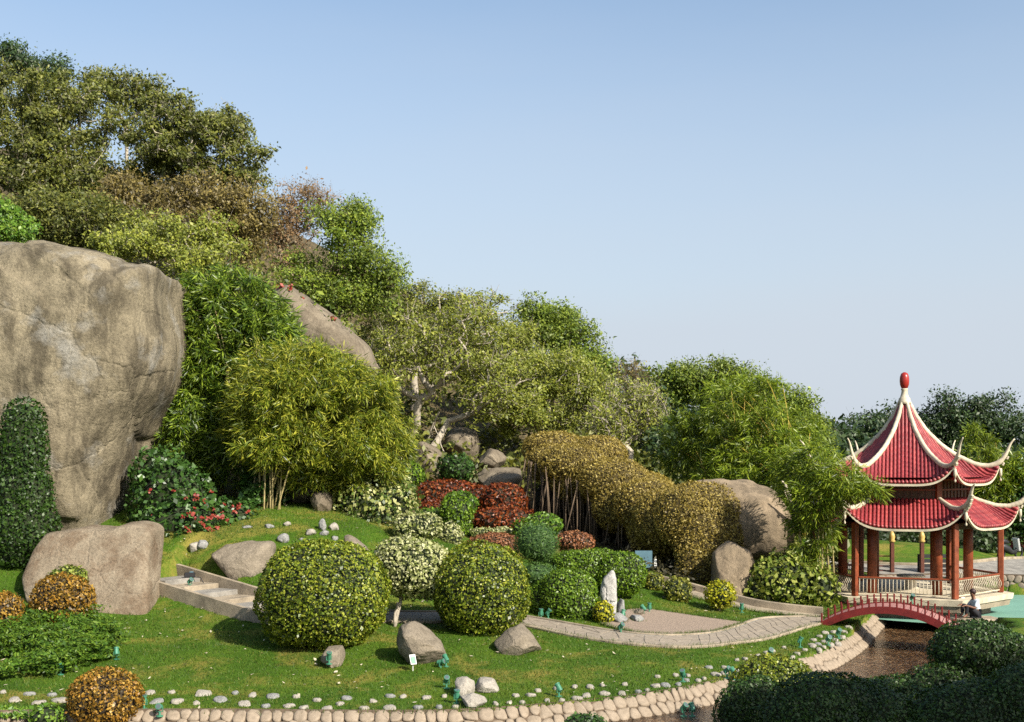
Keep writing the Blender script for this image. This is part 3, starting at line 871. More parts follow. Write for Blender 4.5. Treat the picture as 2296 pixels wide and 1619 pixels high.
rock('boulder', 'bare brown rock face sloping behind the bamboo on the hill', [(560, 630), (600, 626), (650, 640), (710, 680), (770, 726), (826, 774), (850, 840), (760, 870), (650, 820), (570, 720)], 53, 2.4, M['rock_hill'], rough=0.03, seed=31, pw=3.0, cuts=1)
rock('boulder', 'blocky tan boulder behind the rust hedge', [(1058, 1075), (1085, 1050), (1120, 1046), (1170, 1046), (1168, 1075), (1150, 1105), (1140, 1130), (1070, 1120)], 54, 1.4, M['rock_hill'], rough=0.06, seed=33, pw=3.2, facet=0.6)
rock('boulder', 'rounded boulder perched on the blocky tan boulder', [(1062, 1050), (1070, 1022), (1100, 1005), (1130, 1012), (1140, 1040), (1110, 1056)], 56, 1.3, M['rock_hill'], rough=0.06, seed=34)
rock('boulder', 'grey boulder at the foot of the pale-barked tree', [(918, 1040), (925, 1000), (950, 985), (980, 1000), (1000, 1040), (985, 1075), (940, 1075)], 57, 1.3, M['rock_hill'], rough=0.06, seed=35)
rock('boulder', 'grey-brown boulder behind the dark round bush under the tree', [(990, 1010), (1005, 960), (1045, 945), (1080, 975), (1085, 1030), (1040, 1050)], 61, 1.6, M['rock_hill'], rough=0.06, seed=36)
rock('boulder', 'brown boulder in the shade beside the bamboo stems', [(694, 1120), (705, 1102), (735, 1100), (752, 1118), (748, 1145), (715, 1152)], gd(725, 1150) + 0.6, 0.6, M['rock_hill'], rough=0.08, seed=37)
rock('boulder', 'dark shaded boulder behind the bamboo stems', [(625, 1100), (640, 1065), (670, 1058), (700, 1075), (705, 1120), (660, 1140)], gd(725, 1150) + 2.0, 0.8, M['rock_hill'], rough=0.06, seed=38)
rock('boulder', 'long grey boulder half hidden behind the large round bush', [(768, 1200), (790, 1196), (820, 1225), (845, 1265), (800, 1260), (775, 1225)], gd(815, 1255) + 0.4, 0.5, M['rock'], rough=0.06, seed=39)
rock('standing_stone', 'tall pointed white standing stone on the gravel bed', [(1347, 1310), (1355, 1288), (1375, 1277), (1381, 1290), (1384, 1340), (1380, 1395), (1358, 1398), (1352, 1352), (1346, 1335)], gd(1368, 1388) + 0.1, 0.22, M['whitestone'], 'stone', rough=0.05, seed=40, pw=3.0, facet=1.0, nscale=1.4, cuts=0)
rock('stone', 'short dark grey upright stone beside the white standing stone', [(1383, 1350), (1390, 1340), (1400, 1345), (1402, 1370), (1398, 1392), (1384, 1392)], gd(1392, 1384) - 0.1, 0.2, M['greyston'], rough=0.05, seed=41, pw=2.8)
rock('stone', 'low grey stone at the foot of the white standing stone', [(1366, 1392), (1372, 1376), (1390, 1374), (1408, 1388), (1408, 1398), (1380, 1402)], gd(1385, 1395), 0.3, M['greyston'], rough=0.08, seed=42)
rock('stone', 'flat oval grey stone lying on the gravel bed', [(1408, 1388), (1418, 1379), (1435, 1379), (1446, 1387), (1440, 1396), (1420, 1396)], gd(1428, 1393), 0.3, M['greyston'], rough=0.05, seed=43)
rock('stone', 'brownish stone behind the flat oval stone on the gravel', [(1412, 1380), (1425, 1368), (1445, 1364), (1452, 1376), (1435, 1381)], gd(1432, 1377), 0.3, M['rock'], rough=0.06, seed=44)
# pale stones on the upper slope
for i, (u, v, ru, rv, lb) in enumerate([(438, 1228, 16, 14, 'cracked pale grey stone below the flowering hedge'), (456, 1224, 14, 13, 'pale grey stone wedged next to the cracked one below the flowering hedge'),
                                      (636, 1210, 14, 14, 'bright white pointed stone on the slope above the large round bush'), (643, 1175, 13, 7, 'low pale stone right of the bamboo stems'), (602, 1181, 13, 7, 'grey stone at the foot of the bamboo stems'),
                                      (556, 1182, 14, 5, 'flat grey stone at the end of the flowering hedge'), (695, 1194, 16, 10, 'slanted pale stone in the middle of the upper slope'), (723, 1180, 9, 20, 'upright grey stone in the shade on the upper slope'),
                                      (728, 1196, 11, 9, 'grey stone at the foot of the upright grey stone'), (748, 1182, 14, 12, 'broad grey stone behind the upright grey stone'), (750, 1208, 9, 8, 'small pale stone close above the large round bush'), (676, 1210, 9, 6, 'small dark stone between the white stone and the round bush')]):
    D = gd(u, v + rv * 0.6)
    ol = [(u + ru * math.cos(a) * q, v + rv * math.sin(a) * q) for a, q in zip(np.arange(9) * 0.698, R(60 + i).uniform(0.8, 1.15, 9))]
    rock('stone', lb, ol, D + 0.1, ru * K * D * 0.8, M['greyston'] if i % 3 else M['paleston'], rough=0.08, seed=60 + i, pw=2.6, res=(28, 14), group='stones on the upper slope')
# rows of flat stones along the lawn edge
flat = []
for zx, zy, a, b in [(145, 455, 60, 50), (30, 385, 40, 12), (285, 398, 70, 20), (375, 480, 80, 30), (500, 405, 50, 25), (575, 455, 95, 50), (1440, 380, 50, 25), (1500, 465, 65, 40), (1640, 385, 45, 18), (1695, 468, 80, 45), (1940, 400, 100, 38), (2115, 450, 75, 65), (2255, 390, 40, 20), (1880, 490, 40, 12)]:
    flat.append((.2344 * zx, 1464.9 + .2344 * zy, .2344 * a, .2344 * b))
for zx, zy, a, b in [(30, 1500, 50, 40), (90, 1435, 38, 20), (185, 1510, 38, 30), (230, 1442, 55, 27), (345, 1510, 55, 22), (395, 1447, 35, 12), (450, 1525, 40, 20), (548, 1468, 40, 20), (615, 1530, 45, 18), (710, 1498, 35, 40), (750, 1455, 45, 18), (870, 1527, 45, 20), (938, 1480, 33, 13), (1055, 1522, 50, 30), (1057, 1443, 38, 20), (1155, 1443, 25, 15), (1262, 1522, 42, 28), (1318, 1455, 35, 32), (1405, 1518, 28, 27), (1447, 1445, 25, 28), (1525, 1520, 30, 13), (1810, 1500, 22, 15), (1950, 1438, 32, 12), (2050, 1435, 30, 15), (1910, 1490, 15, 10), (2000, 1490, 17, 12)]:
    flat.append((538.1 + .3168 * zx, 1106.1 + .3168 * zy, .3168 * a, .3168 * b))
for zx, zy, a, b in [(172, 1360, 32, 22), (222, 1328, 30, 13), (290, 1403, 22, 25), (112, 1413, 18, 12), (348, 1310, 22, 13), (395, 1395, 28, 15), (488, 1300, 25, 15), (500, 1382, 50, 20), (600, 1300, 35, 22), (575, 1362, 35, 22), (705, 1350, 45, 30), (685, 1290, 14, 8), (828, 1348, 35, 27), (850, 1282, 25, 12), (940, 1335, 27, 17), (1010, 1322, 15, 15), (1068, 1293, 40, 35), (1145, 1290, 38, 35), (1082, 1225, 25, 12), (1212, 1215, 25, 13), (1235, 1283, 27, 20), (1285, 1253, 30, 15), (1300, 1218, 20, 8), (1415, 1240, 22, 15), (1375, 1255, 25, 12), (1450, 1158, 35, 15), (1500, 1210, 45, 18), (1560, 1200, 35, 20), (1640, 1180, 30, 20), (1565, 1160, 30, 8), (1720, 1150, 27, 15), (1655, 1105, 20, 10), (1710, 1100, 22, 15), (1790, 1125, 30, 20), (1805, 1078, 22, 15), (1860, 1055, 25, 10), (1912, 1043, 17, 12), (2050, 1085, 25, 18), (2085, 1060, 30, 30), (1990, 1018, 12, 8), (2140, 1035, 25, 20), (2190, 1000, 30, 25), (2200, 960, 30, 12), (2240, 1030, 30, 20)]:
    flat.append((1136 + .3125 * zx, 1136 + .3125 * zy, .3125 * a, .3125 * b))
for u, v in [(1838, 1428), (1850, 1420), (1862, 1428), (1872, 1436), (1848, 1440), (1862, 1446), (1880, 1444), (1888, 1430), (1834, 1446), (1822, 1452), (1846, 1452), (1868, 1418), (1892, 1418), (1902, 1408)]:
    flat.append((u, v, 9, 4))
rs = R(77)
flat_meshes, flat_o = [], []
for i in range(10):
    n, ring = 12, []
    rr = rs.uniform(0.55, 1.15, n); rr = 0.6 * rr + 0.2 * np.roll(rr, 1) + 0.2 * np.roll(rr, -1)
    a = np.arange(n) * 2 * math.pi / n
    V = []
    for sc, h in ((1.0, -0.6), (1.0, 0.25), (0.9, 0.7), (0.6, 0.95)):
        V += [(sc * rr[j] * math.cos(a[j]), sc * rr[j] * math.sin(a[j]), h + rs.normal(0, 0.09)) for j in range(n)]
    V.append((0, 0, 1.0))
    Fs = [(l * n + j, l * n + (j + 1) % n, (l + 1) * n + (j + 1) % n, (l + 1) * n + j) for l in range(3) for j in range(n)] + [(3 * n + j, 3 * n + (j + 1) % n, 4 * n) for j in range(n)]
    flat_meshes.append(mesh('flat_stone', V, Fs, M['paleston'] if i % 5 else M['greyston']))
for u, v, a, b in flat:
    D = gd(u, v)
    p = G(u, v)
    w = max(0.07, a * K * D)
    dep = np.clip(b * K * D * 2.6, 0.10, w * 1.5)
    o = link('flat_stone', flat_meshes[rs.integers(10)], None, p + np.array([0, 0, 0.0]), (rs.normal(0, 0.08) + 0.12, rs.normal(0, 0.08), rs.choice([0, math.pi]) + rs.normal(0, 0.3)), (w, dep, max(0.06, w * rs.uniform(0.2, 0.42))))
    zone = 0 if u < 340 else 1 if u < 560 else 2 if u < 820 else 3 if u < 1010 else 4 if u < 1270 else 5 if u < 1500 else 6 if u < 1660 else 7 if u < 1800 else 8
    row = float(np.min(np.linalg.norm(bank - p[:2], axis=1)))
    flat_o.append((zone, row, u, o))
ZN = ['beside the golden bush at the stream', 'below the open lawn', 'below the largest round bush', 'below the brown cracked boulder', 'right of the three pale boulders', 'below the gravel bed', 'before the stream bend', 'at the stream bend', 'beside the red bridge']
ORD = 'first second third fourth fifth sixth seventh eighth ninth tenth eleventh twelfth thirteenth fourteenth fifteenth sixteenth'.split()
for zn in range(9):
    m_ = [t for t in flat_o if t[0] == zn]
    if not m_: continue
    med = float(np.median([t[1] for t in m_]))
    for nm, sel in (('upper', [t for t in m_ if t[1] > med]), ('lower', [t for t in m_ if t[1] <= med])):
        for i, t in enumerate(sorted(sel, key=lambda t: t[2])):
            tag(t[3], f'{ORD[min(i, 15)]} pale stone from the left, {nm} row {ZN[zn]}', 'stone', 'pale stones along the lawn edge')

# ------------------------------------------------------------------ foliage tools
def unit(v): return v / (np.linalg.norm(v, axis=1)[:, None] + 1e-9)

def leaf_quads(C, Nn, size, aspect, rs, tilt=0.7, droop=0.0, dirs=None, fold=0.0):
    """rhombic leaves at C facing about Nn"""
    n = len(C)
    nn = unit(Nn + rs.normal(0, tilt, (n, 3)))
    t = rs.normal(0, 1, (n, 3)) if dirs is None else dirs + rs.normal(0, 0.35, (n, 3))
    t = t - (t * nn).sum(1)[:, None] * nn
    t[:, 2] -= droop
    t = unit(t)
    b = unit(np.cross(nn, t))
    L = (size * np.clip(rs.lognormal(0, 0.32, n), 0.45, 2.0))[:, None]
    W = L * aspect
    V = np.stack([C - t * L * 0.5, C + b * W * 0.5 - t * L * 0.05, C + t * L * 0.5, C - b * W * 0.5 - t * L * 0.05], 1)
    return V.reshape(-1, 3), np.arange(4 * n).reshape(-1, 4)

def ell_pts(n, c, r, rs, p=2.0):
    """about evenly spread points and normals on a superellipsoid"""
    d = unit(rs.normal(0, 1, (n * 3, 3)))
    s = (np.abs(d) ** p).sum(1) ** (-1.0 / p)
    q = d * s[:, None]
    nr = np.sign(q) * np.abs(q) ** (p - 1) / r
    w = np.linalg.norm(nr, axis=1) * s ** 2
    w = w / w.sum()
    idx = rs.choice(len(q), n, p=w)
    return c + q[idx] * r, unit(nr[idx])

def in_ell(p, c, r, pw=2.0): return (np.abs((p - c) / r) ** pw).sum(1)

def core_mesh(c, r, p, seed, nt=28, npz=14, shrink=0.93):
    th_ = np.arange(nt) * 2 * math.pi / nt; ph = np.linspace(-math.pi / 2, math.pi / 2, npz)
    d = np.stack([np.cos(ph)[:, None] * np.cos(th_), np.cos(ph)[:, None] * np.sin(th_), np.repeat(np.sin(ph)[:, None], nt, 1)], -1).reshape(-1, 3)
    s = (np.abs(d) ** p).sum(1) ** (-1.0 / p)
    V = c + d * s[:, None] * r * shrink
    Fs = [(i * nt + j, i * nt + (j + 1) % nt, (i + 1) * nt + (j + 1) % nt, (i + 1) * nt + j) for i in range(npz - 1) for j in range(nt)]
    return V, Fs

def clipped(name, label, shapes, lm, size, dens, cat='bush', group=None, aspect=0.66, tilt=0.6, rough=0.03, p=2.0, seed=1, core='core', stem=None, stem_r=0.05, shag=0.0, cut=None, stem_mat='bark', shrink=0.92, extra=None):
    """clipped shrub: shapes = [(centre, radii)], closely set small leaves over a dark twiggy inside"""
    rs = R(seed)
    base = np.array(min((s[0] - np.array([0, 0, s[1][2]]) for s in shapes), key=lambda q: q[2]))
    root = tag(empty(name, base), label, cat, group)
    Vs, Ns = [], []
    cv, cf, off = [], [], 0
    for i, (c, r) in enumerate(shapes):
        c = np.asarray(c, float); r = np.asarray(r, float)
        area = 4 * math.pi * (((r[0] * r[1]) ** 1.6 + (r[0] * r[2]) ** 1.6 + (r[1] * r[2]) ** 1.6) / 3) ** (1 / 1.6)
        n = int(area * dens * 2.3 / size ** 2)
        q, nn = ell_pts(n, c, r, rs, p)
        keep = np.ones(n, bool)
        for j, (c2, r2) in enumerate(shapes):
            if j != i: keep &= in_ell(q, np.asarray(c2), np.asarray(r2), p) > 0.92
        # thin the side that faces away from the garden viewpoint
        keep &= (nn[:, 1] < 0.35) | (rs.random(n) < 0.35)
        if cut is not None: keep &= q[:, 2] > cut
        q, nn = q[keep], nn[keep]
        q = q + nn * (rough * fbm(q * 1.7 / max(r.max(), 0.4) * 1.6, 3, seed) * r.mean() * 1.0 + rs.normal(0, 1, len(q)) * size * 0.35 + np.abs(rs.normal(0, shag, len(q))))[:, None]
        Vs.append(q); Ns.append(nn)
        v, f = core_mesh(c, r, p, seed, shrink=shrink)
        cv.append(v); cf += [tuple(k + off for k in ff) for ff in f]; off += len(v)
    C = np.concatenate(Vs); Nn = np.concatenate(Ns)
    V, Fq = leaf_quads(C, Nn, size, aspect, rs, tilt)
    V -= base
    link('foliage', mesh('foliage', V, Fq, lm, False), root)
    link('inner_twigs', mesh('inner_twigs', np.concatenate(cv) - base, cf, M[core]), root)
    if stem:
        for (a, b) in stem:
            t_ = np.linspace(0, 1, 6)[:, None]
            pts = np.asarray(a) * (1 - t_) + np.asarray(b) * t_ + rs.normal(0, stem_r * 0.5, (6, 3)) * np.sin(t_ * math.pi)
            MB().tube(pts - base, np.linspace(stem_r * 1.2, stem_r * 0.8, 6), 7).build('stem', M[stem_mat], root, True)
    return root

def E(u, v, D, ru, rv, dr=1.0, dy=0.0):
    """ellipsoid seen at layout point (u, v): half-width ru, half-height rv, depth = dr x half-width"""
    return (P(u, v, D) + np.array([0, dy, 0]), np.array([ru * K * D, ru * K * D * dr, rv * K * D]))

LM = {}
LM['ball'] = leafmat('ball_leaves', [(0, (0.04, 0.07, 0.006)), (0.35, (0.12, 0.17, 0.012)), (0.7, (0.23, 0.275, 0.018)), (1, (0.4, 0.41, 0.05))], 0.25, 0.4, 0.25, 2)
LM['green'] = leafmat('hedge_green', [(0, (0.045, 0.095, 0.006)), (0.5, (0.11, 0.2, 0.011)), (1, (0.2, 0.3, 0.02))], 0.25, 0.4, 0.2, 2)
LM['bright'] = leafmat('bright_green', [(0, (0.05, 0.13, 0.01)), (0.5, (0.12, 0.24, 0.02)), (1, (0.24, 0.36, 0.04))], 0.3, 0.45, 0.2, 2)
LM['dark'] = leafmat('dark_green', [(0, (0.016, 0.042, 0.008)), (0.5, (0.035, 0.085, 0.014)), (1, (0.07, 0.14, 0.025))], 0.2, 0.4, 0.25, 1.5)
LM['hedge_shaded'] = leafmat('hedge_shaded', [(0, (0.018, 0.045, 0.006)), (0.5, (0.036, 0.085, 0.010)), (1, (0.075, 0.14, 0.02))], 0.2, 0.45, 0.3, 1.2)  # leaf colour darkened to paint shade on the near hedges and the column
LM['thicket'] = leafmat('thicket', [(0, (0.014, 0.013, 0.006)), (0.5, (0.035, 0.032, 0.012)), (1, (0.075, 0.062, 0.022))], 0.2, 0.6, 0.3, 1.0)  # near-black leaves paint the shade under the golden hedge
LM['pine'] = leafmat('pine_green', [(0, (0.03, 0.075, 0.015)), (0.5, (0.06, 0.125, 0.024)), (1, (0.11, 0.19, 0.035))], 0.2, 0.5, 0.2, 2)
LM['yellow'] = leafmat('yellow_bush', [(0, (0.16, 0.20, 0.006)), (0.5, (0.36, 0.36, 0.010)), (1, (0.60, 0.54, 0.03))], 0.3, 0.45, 0.2, 3)
LM['olive'] = leafmat('olive_bush', [(0, (0.09, 0.11, 0.012)), (0.5, (0.19, 0.21, 0.025)), (1, (0.36, 0.34, 0.06))], 0.3, 0.45, 0.2, 3)
LM['pale'] = leafmat('pale_variegated', [(0, (0.09, 0.12, 0.02)), (0.25, (0.28, 0.32, 0.085)), (0.6, (0.48, 0.49, 0.21)), (1, (0.64, 0.63, 0.36))], 0.25, 0.5, 0.15, 3)
LM['varieg'] = leafmat('cream_edged', [(0, (0.04, 0.08, 0.015)), (0.4, (0.12, 0.18, 0.03)), (0.7, (0.34, 0.36, 0.1)), (1, (0.6, 0.58, 0.28))], 0.25, 0.4, 0.25, 2)
LM['goldball'] = leafmat('golden_brown', [(0, (0.05, 0.035, 0.006)), (0.3, (0.17, 0.10, 0.012)), (0.65, (0.34, 0.17, 0.020)), (1, (0.50, 0.32, 0.06))], 0.3, 0.45, 0.2, 3)
LM['rust'] = leafmat('rust_leaves', [(0, (0.05, 0.010, 0.004)), (0.4, (0.15, 0.030, 0.008)), (0.8, (0.27, 0.060, 0.012)), (1, (0.34, 0.12, 0.03))], 0.25, 0.4, 0.3, 1.5)
LM['rosy'] = leafmat('rosy_leaves', [(0, (0.10, 0.045, 0.018)), (0.5, (0.28, 0.105, 0.045)), (1, (0.42, 0.20, 0.09))], 0.25, 0.5, 0.2, 2)
LM['golden'] = leafmat('golden_hedge', [(0, (0.12, 0.085, 0.014)), (0.4, (0.3, 0.22, 0.04)), (0.8, (0.44, 0.34, 0.08)), (1, (0.58, 0.47, 0.15))], 0.3, 0.5, 0.25, 1.0)
LM['bamboo'] = leafmat('bamboo_leaves', [(0, (0.06, 0.11, 0.008)), (0.5, (0.18, 0.26, 0.016)), (1, (0.36, 0.43, 0.04))], 0.36, 0.4, 0.35, 0.6)
LM['bamboo_y'] = leafmat('bamboo_leaves_yellow', [(0, (0.04, 0.07, 0.006)), (0.45, (0.14, 0.19, 0.014)), (1, (0.44, 0.43, 0.05))], 0.38, 0.4, 0.3, 0.6)
LM['bamboo_deep'] = leafmat('bamboo_deep', [(0, (0.022, 0.055, 0.005)), (0.5, (0.075, 0.13, 0.009)), (1, (0.24, 0.32, 0.03))], 0.3, 0.4, 0.4, 0.6)
LM['hill'] = leafmat('hill_tree', [(0, (0.045, 0.06, 0.010)), (0.5, (0.125, 0.145, 0.024)), (1, (0.25, 0.255, 0.05))], 0.35, 0.5, 0.5, 0.5)
LM['hill_brown'] = leafmat('hill_tree_brown', [(0, (0.075, 0.06, 0.02)), (0.5, (0.17, 0.135, 0.04)), (1, (0.3, 0.235, 0.07))], 0.35, 0.5, 0.5, 0.5)
LM['treegreen'] = leafmat('tree_green', [(0, (0.055, 0.095, 0.012)), (0.5, (0.14, 0.2, 0.022)), (1, (0.27, 0.33, 0.04))], 0.38, 0.5, 0.4, 0.5)
LM['treeolive'] = leafmat('tree_olive', [(0, (0.08, 0.105, 0.013)), (0.5, (0.20, 0.235, 0.03)), (1, (0.36, 0.375, 0.06))], 0.38, 0.5, 0.35, 0.5)
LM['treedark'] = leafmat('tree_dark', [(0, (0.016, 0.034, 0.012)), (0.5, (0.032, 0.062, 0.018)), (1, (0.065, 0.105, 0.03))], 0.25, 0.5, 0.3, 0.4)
LM['orange'] = leafmat('dry_orange', [(0, (0.10, 0.06, 0.025)), (0.5, (0.21, 0.125, 0.055)), (1, (0.31, 0.20, 0.095))], 0.3, 0.6, 0.3, 0.6)
LM['lime'] = leafmat('lime_shrub', [(0, (0.08, 0.13, 0.015)), (0.5, (0.20, 0.26, 0.03)), (1, (0.46, 0.48, 0.12))], 0.3, 0.45, 0.25, 1.5)
LM['flower'] = leafmat('red_petals', [(0, (0.32, 0.02, 0.015)), (0.6, (0.48, 0.05, 0.03)), (1, (0.58, 0.13, 0.07))], 0.2, 0.5, 0.1, 3)
LM['fern'] = leafmat('fern_green', [(0, (0.035, 0.085, 0.006)), (0.5, (0.085, 0.18, 0.012)), (1, (0.19, 0.29, 0.025))], 0.35, 0.5, 0.3, 1.5)

# ------------------------------------------------------------------ clipped garden shrubs
def ball(name, label, u, v, ru, rv, lm, size, dens=1.5, dr=1.0, back=0.55, D=None, **kw):
    d = D or gd(u, v + rv * 0.97)
    c, r = E(u, v, d + back * ru * K * d * dr, ru, rv, dr)
    return clipped(name, label, [(c, r)], LM[lm], size, dens, **kw)

D1 = gd(728, 1458) + 0.75
clipped('round_bush', 'largest round clipped yellow-green bush in the middle of the lawn', [E(727, 1335, D1, 144, 122, 0.95)], LM['ball'], 0.067, 1.5, seed=101, p=2.15, shag=0.02, stem=[(P(740, 1470, D1), P(735, 1400, D1))], rough=0.075)
D2 = gd(1090, 1430) + 0.8
clipped('round_bush', 'second large round clipped bush behind the triangular boulder', [E(1080, 1325, D2, 103, 107, 0.95)], LM['ball'], 0.067, 1.5, seed=102, p=2.15, shag=0.02, stem=[(P(1090, 1440, D2), P(1085, 1400, D2))], rough=0.075)
Dv = gd(890, 1405)
clipped('topiary_tree', 'pale cream-leaved topiary tree on a thin trunk between the two large round bushes', [E(930, 1275, Dv + 0.3, 84, 64, 0.9), E(897, 1245, Dv + 0.5, 52, 38, 0.9), E(970, 1290, Dv + 0.1, 46, 48, 0.9)], LM['pale'], 0.085, 1.5, seed=103, cat='topiary', rough=0.06, shag=0.03,
        stem=[(P(884, 1412, Dv), P(905, 1310, Dv + 0.2)), (P(884, 1412, Dv), P(892, 1350, Dv + 0.1))], stem_r=0.05, stem_mat='bark_pale')
Dp = 40.5
clipped('topiary_tree', 'flat-topped pale cream topiary behind the cream-leaved tree', [E(937, 1180, Dp, 53, 27, 0.8)], LM['pale'], 0.09, 1.3, seed=104, cat='topiary', p=3.2, stem=[(P(937, 1260, Dp), P(937, 1195, Dp))], rough=0.04)
clipped('pale_cone', 'small pale cone-shaped topiary behind the second round bush', [E(1012, 1205, 42, 26, 30, 0.9), E(1012, 1188, 42, 15, 20, 0.9)], LM['pale'], 0.08, 1.3, seed=105, cat='topiary')
clipped('domed_bush', 'tall domed green topiary in front of the rust-red hedge', [E(1022, 1152, 44, 37, 40, 0.9), E(1025, 1185, 44, 34, 34, 0.9)], LM['green'], 0.09, 1.4, seed=106, cat='topiary')
clipped('domed_bush', 'bright green dome peeping above the tall domed topiary', [E(1032, 1130, 45.4, 39, 28, 0.9)], LM['bright'], 0.09, 1.4, seed=107, cat='topiary')
clipped('low_bush', 'small bright green bush left of the tall domed topiary', [E(965, 1153, 45, 32, 14, 0.8)], LM['bright'], 0.09, 1.4, seed=108)
clipped('rust_hedge', 'rust-red clipped hedge curving behind the topiary', [E(1000, 1120, 49, 85, 42, 0.6), E(1085, 1125, 48.5, 60, 34, 0.6), E(1130, 1132, 48, 52, 48, 0.7), E(1130, 1165, 46.5, 75, 26, 0.6), E(985, 1150, 48, 60, 25, 0.6)], LM['rust'], 0.10, 1.5, seed=109, cat='hedge', core='core_brown', p=2.4)
clipped('low_hedge', 'low pale hedge strip below the rust-red hedge', [E(1085, 1192, 43.5, 30, 8, 0.8), E(1130, 1192, 43.5, 30, 9, 0.8)], LM['pale'], 0.08, 1.3, seed=110, cat='hedge')
clipped('round_bush', 'pinkish-brown clipped dome behind the second large round bush', [E(1110, 1222, 41.5, 62, 26, 0.8)], LM['rosy'], 0.075, 1.6, seed=111, core='core_brown')
clipped('round_bush', 'pinkish-brown clipped dome between the pine and the golden hedge', [E(1288, 1216, 41.5, 45, 24, 0.8)], LM['rosy'], 0.075, 1.6, seed=112, core='core_brown')
clipped('round_bush', 'light green round bush behind the clipped pine', [E(1218, 1176, 43, 42, 26, 0.9)], LM['bright'], 0.09, 1.4, seed=113)
clipped('low_bush', 'low green leafy bush between the pale strip and the light green bush', [E(1178, 1186, 42.6, 30, 17, 0.9)], LM['green'], 0.10, 1.2, seed=114, shag=0.05)
Dn = gd(1205, 1330) 
clipped('clipped_pine', 'dark green pine clipped into two pompons on a short trunk', [E(1203, 1217, 36.3, 47, 42, 0.95), E(1202, 1288, 36.0, 46, 24, 0.9)], LM['pine'], 0.08, 2.4, aspect=0.25, seed=115, cat='topiary', stem=[(P(1198, 1345, 36.2), P(1200, 1240, 36.3))], shag=0.03, stem_r=0.08, core='core_green')
clipped('clipped_hedge', 'long smooth green cloud-clipped hedge behind the standing stone', [E(1335, 1278, 38.2, 92, 46, 0.45), E(1392, 1287, 37.8, 56, 50, 0.6), E(1285, 1272, 38.6, 50, 38, 0.6)], LM['green'], 0.062, 1.6, seed=116, cat='hedge', p=2.3, rough=0.03, tilt=0.5)
clipped('clipped_hedge', 'rounded green cloud-clipped hedge beside the path', [E(1275, 1338, 35.0, 66, 62, 0.8), E(1290, 1356, 34.8, 50, 56, 0.8), E(1225, 1345, 35.2, 38, 45, 0.8)], LM['green'], 0.062, 1.6, seed=117, cat='hedge', p=2.3, rough=0.03, tilt=0.5)
ball('round_bush', 'small yellow bush left of the white standing stone', 1352, 1374, 22, 25, 'yellow', 0.07, seed=118, stem=[(P(1352, 1405, gd(1352, 1398) + .2), P(1352, 1380, gd(1352, 1398) + .2))])
ball('clipped_bush', 'cushion-shaped yellow-green bush nearest the long smooth hedge', 1466, 1305, 20, 20, 'olive', 0.075, seed=119, p=2.8)
ball('clipped_bush', 'cushion-shaped yellow-green bush between the other two by the upper path', 1519, 1323, 30, 27, 'olive', 0.075, seed=120, p=2.8)
ball('round_bush', 'bright yellow round bush at the tip of the grass beside the path', 1615, 1333, 32, 29, 'yellow', 0.075, seed=121, D=gd(1612, 1370), back=0.1, stem=[(G(1613, 1371), P(1614, 1345, gd(1612, 1370) + .1))], shag=0.03)
ball('round_bush', 'green round bush under the right end of the bamboo', 912, 1068, 40, 34, 'green', 0.10, D=50, seed=122)
ball('round_bush', 'dark green round bush at the foot of the pale-barked tree', 1022, 1050, 38, 30, 'dark', 0.12, D=53, seed=123, shag=0.05)
ball('round_bush', 'golden-brown round bush beside the tilted granite slab', 142, 1347, 68, 58, 'goldball', 0.075, seed=124, core='core_brown', rough=0.05, shag=0.02, D=gd(142, 1402))
ball('round_bush', 'golden-brown round bush nearest the stream wall', 237, 1566, 80, 64, 'goldball', 0.062, seed=125, core='core_brown', rough=0.05, shag=0.02, D=gd(237, 1600) - 0.3, back=0.3)
ball('round_bush', 'golden-brown round bush cut by the left edge of the picture', 8, 1372, 41, 44, 'goldball', 0.075, seed=126, core='core_brown', rough=0.05, shag=0.02, D=gd(8, 1410))
ball('round_bush', 'pale lime bush behind the golden-brown bush at the slab', 155, 1300, 46, 30, 'lime', 0.09, seed=127, D=gd(142, 1402) + 1.9, back=0.2)
ball('round_bush', 'small bright green bush growing over the stream wall', 105, 1606, 34, 22, 'bright', 0.075, seed=128, D=24.6, back=0.2, shag=0.05)
ball('round_bush', 'tip of a dark green bush in the stream bed', 1312, 1622, 45, 17, 'dark', 0.07, seed=129, D=23.6, back=0.1)
Dc = gd(30, 1275) + 0.2
clipped('column_bush', 'tall clipped green column in front of the huge boulder', [E(54, 1005, Dc, 47, 108, 0.9), E(57, 1130, Dc, 57, 100, 0.9), E(60, 1188, Dc, 66, 66, 0.9), E(45, 1235, Dc, 48, 38, 0.9)], LM['hedge_shaded'], 0.085, 1.6, seed=130, cat='topiary', p=2.7, rough=0.05, shag=0.03, stem=[(P(24, 1310, Dc), P(30, 1240, Dc))], stem_r=0.09, stem_mat='bark_pale')  # darkened leaves paint the partial shade on this column
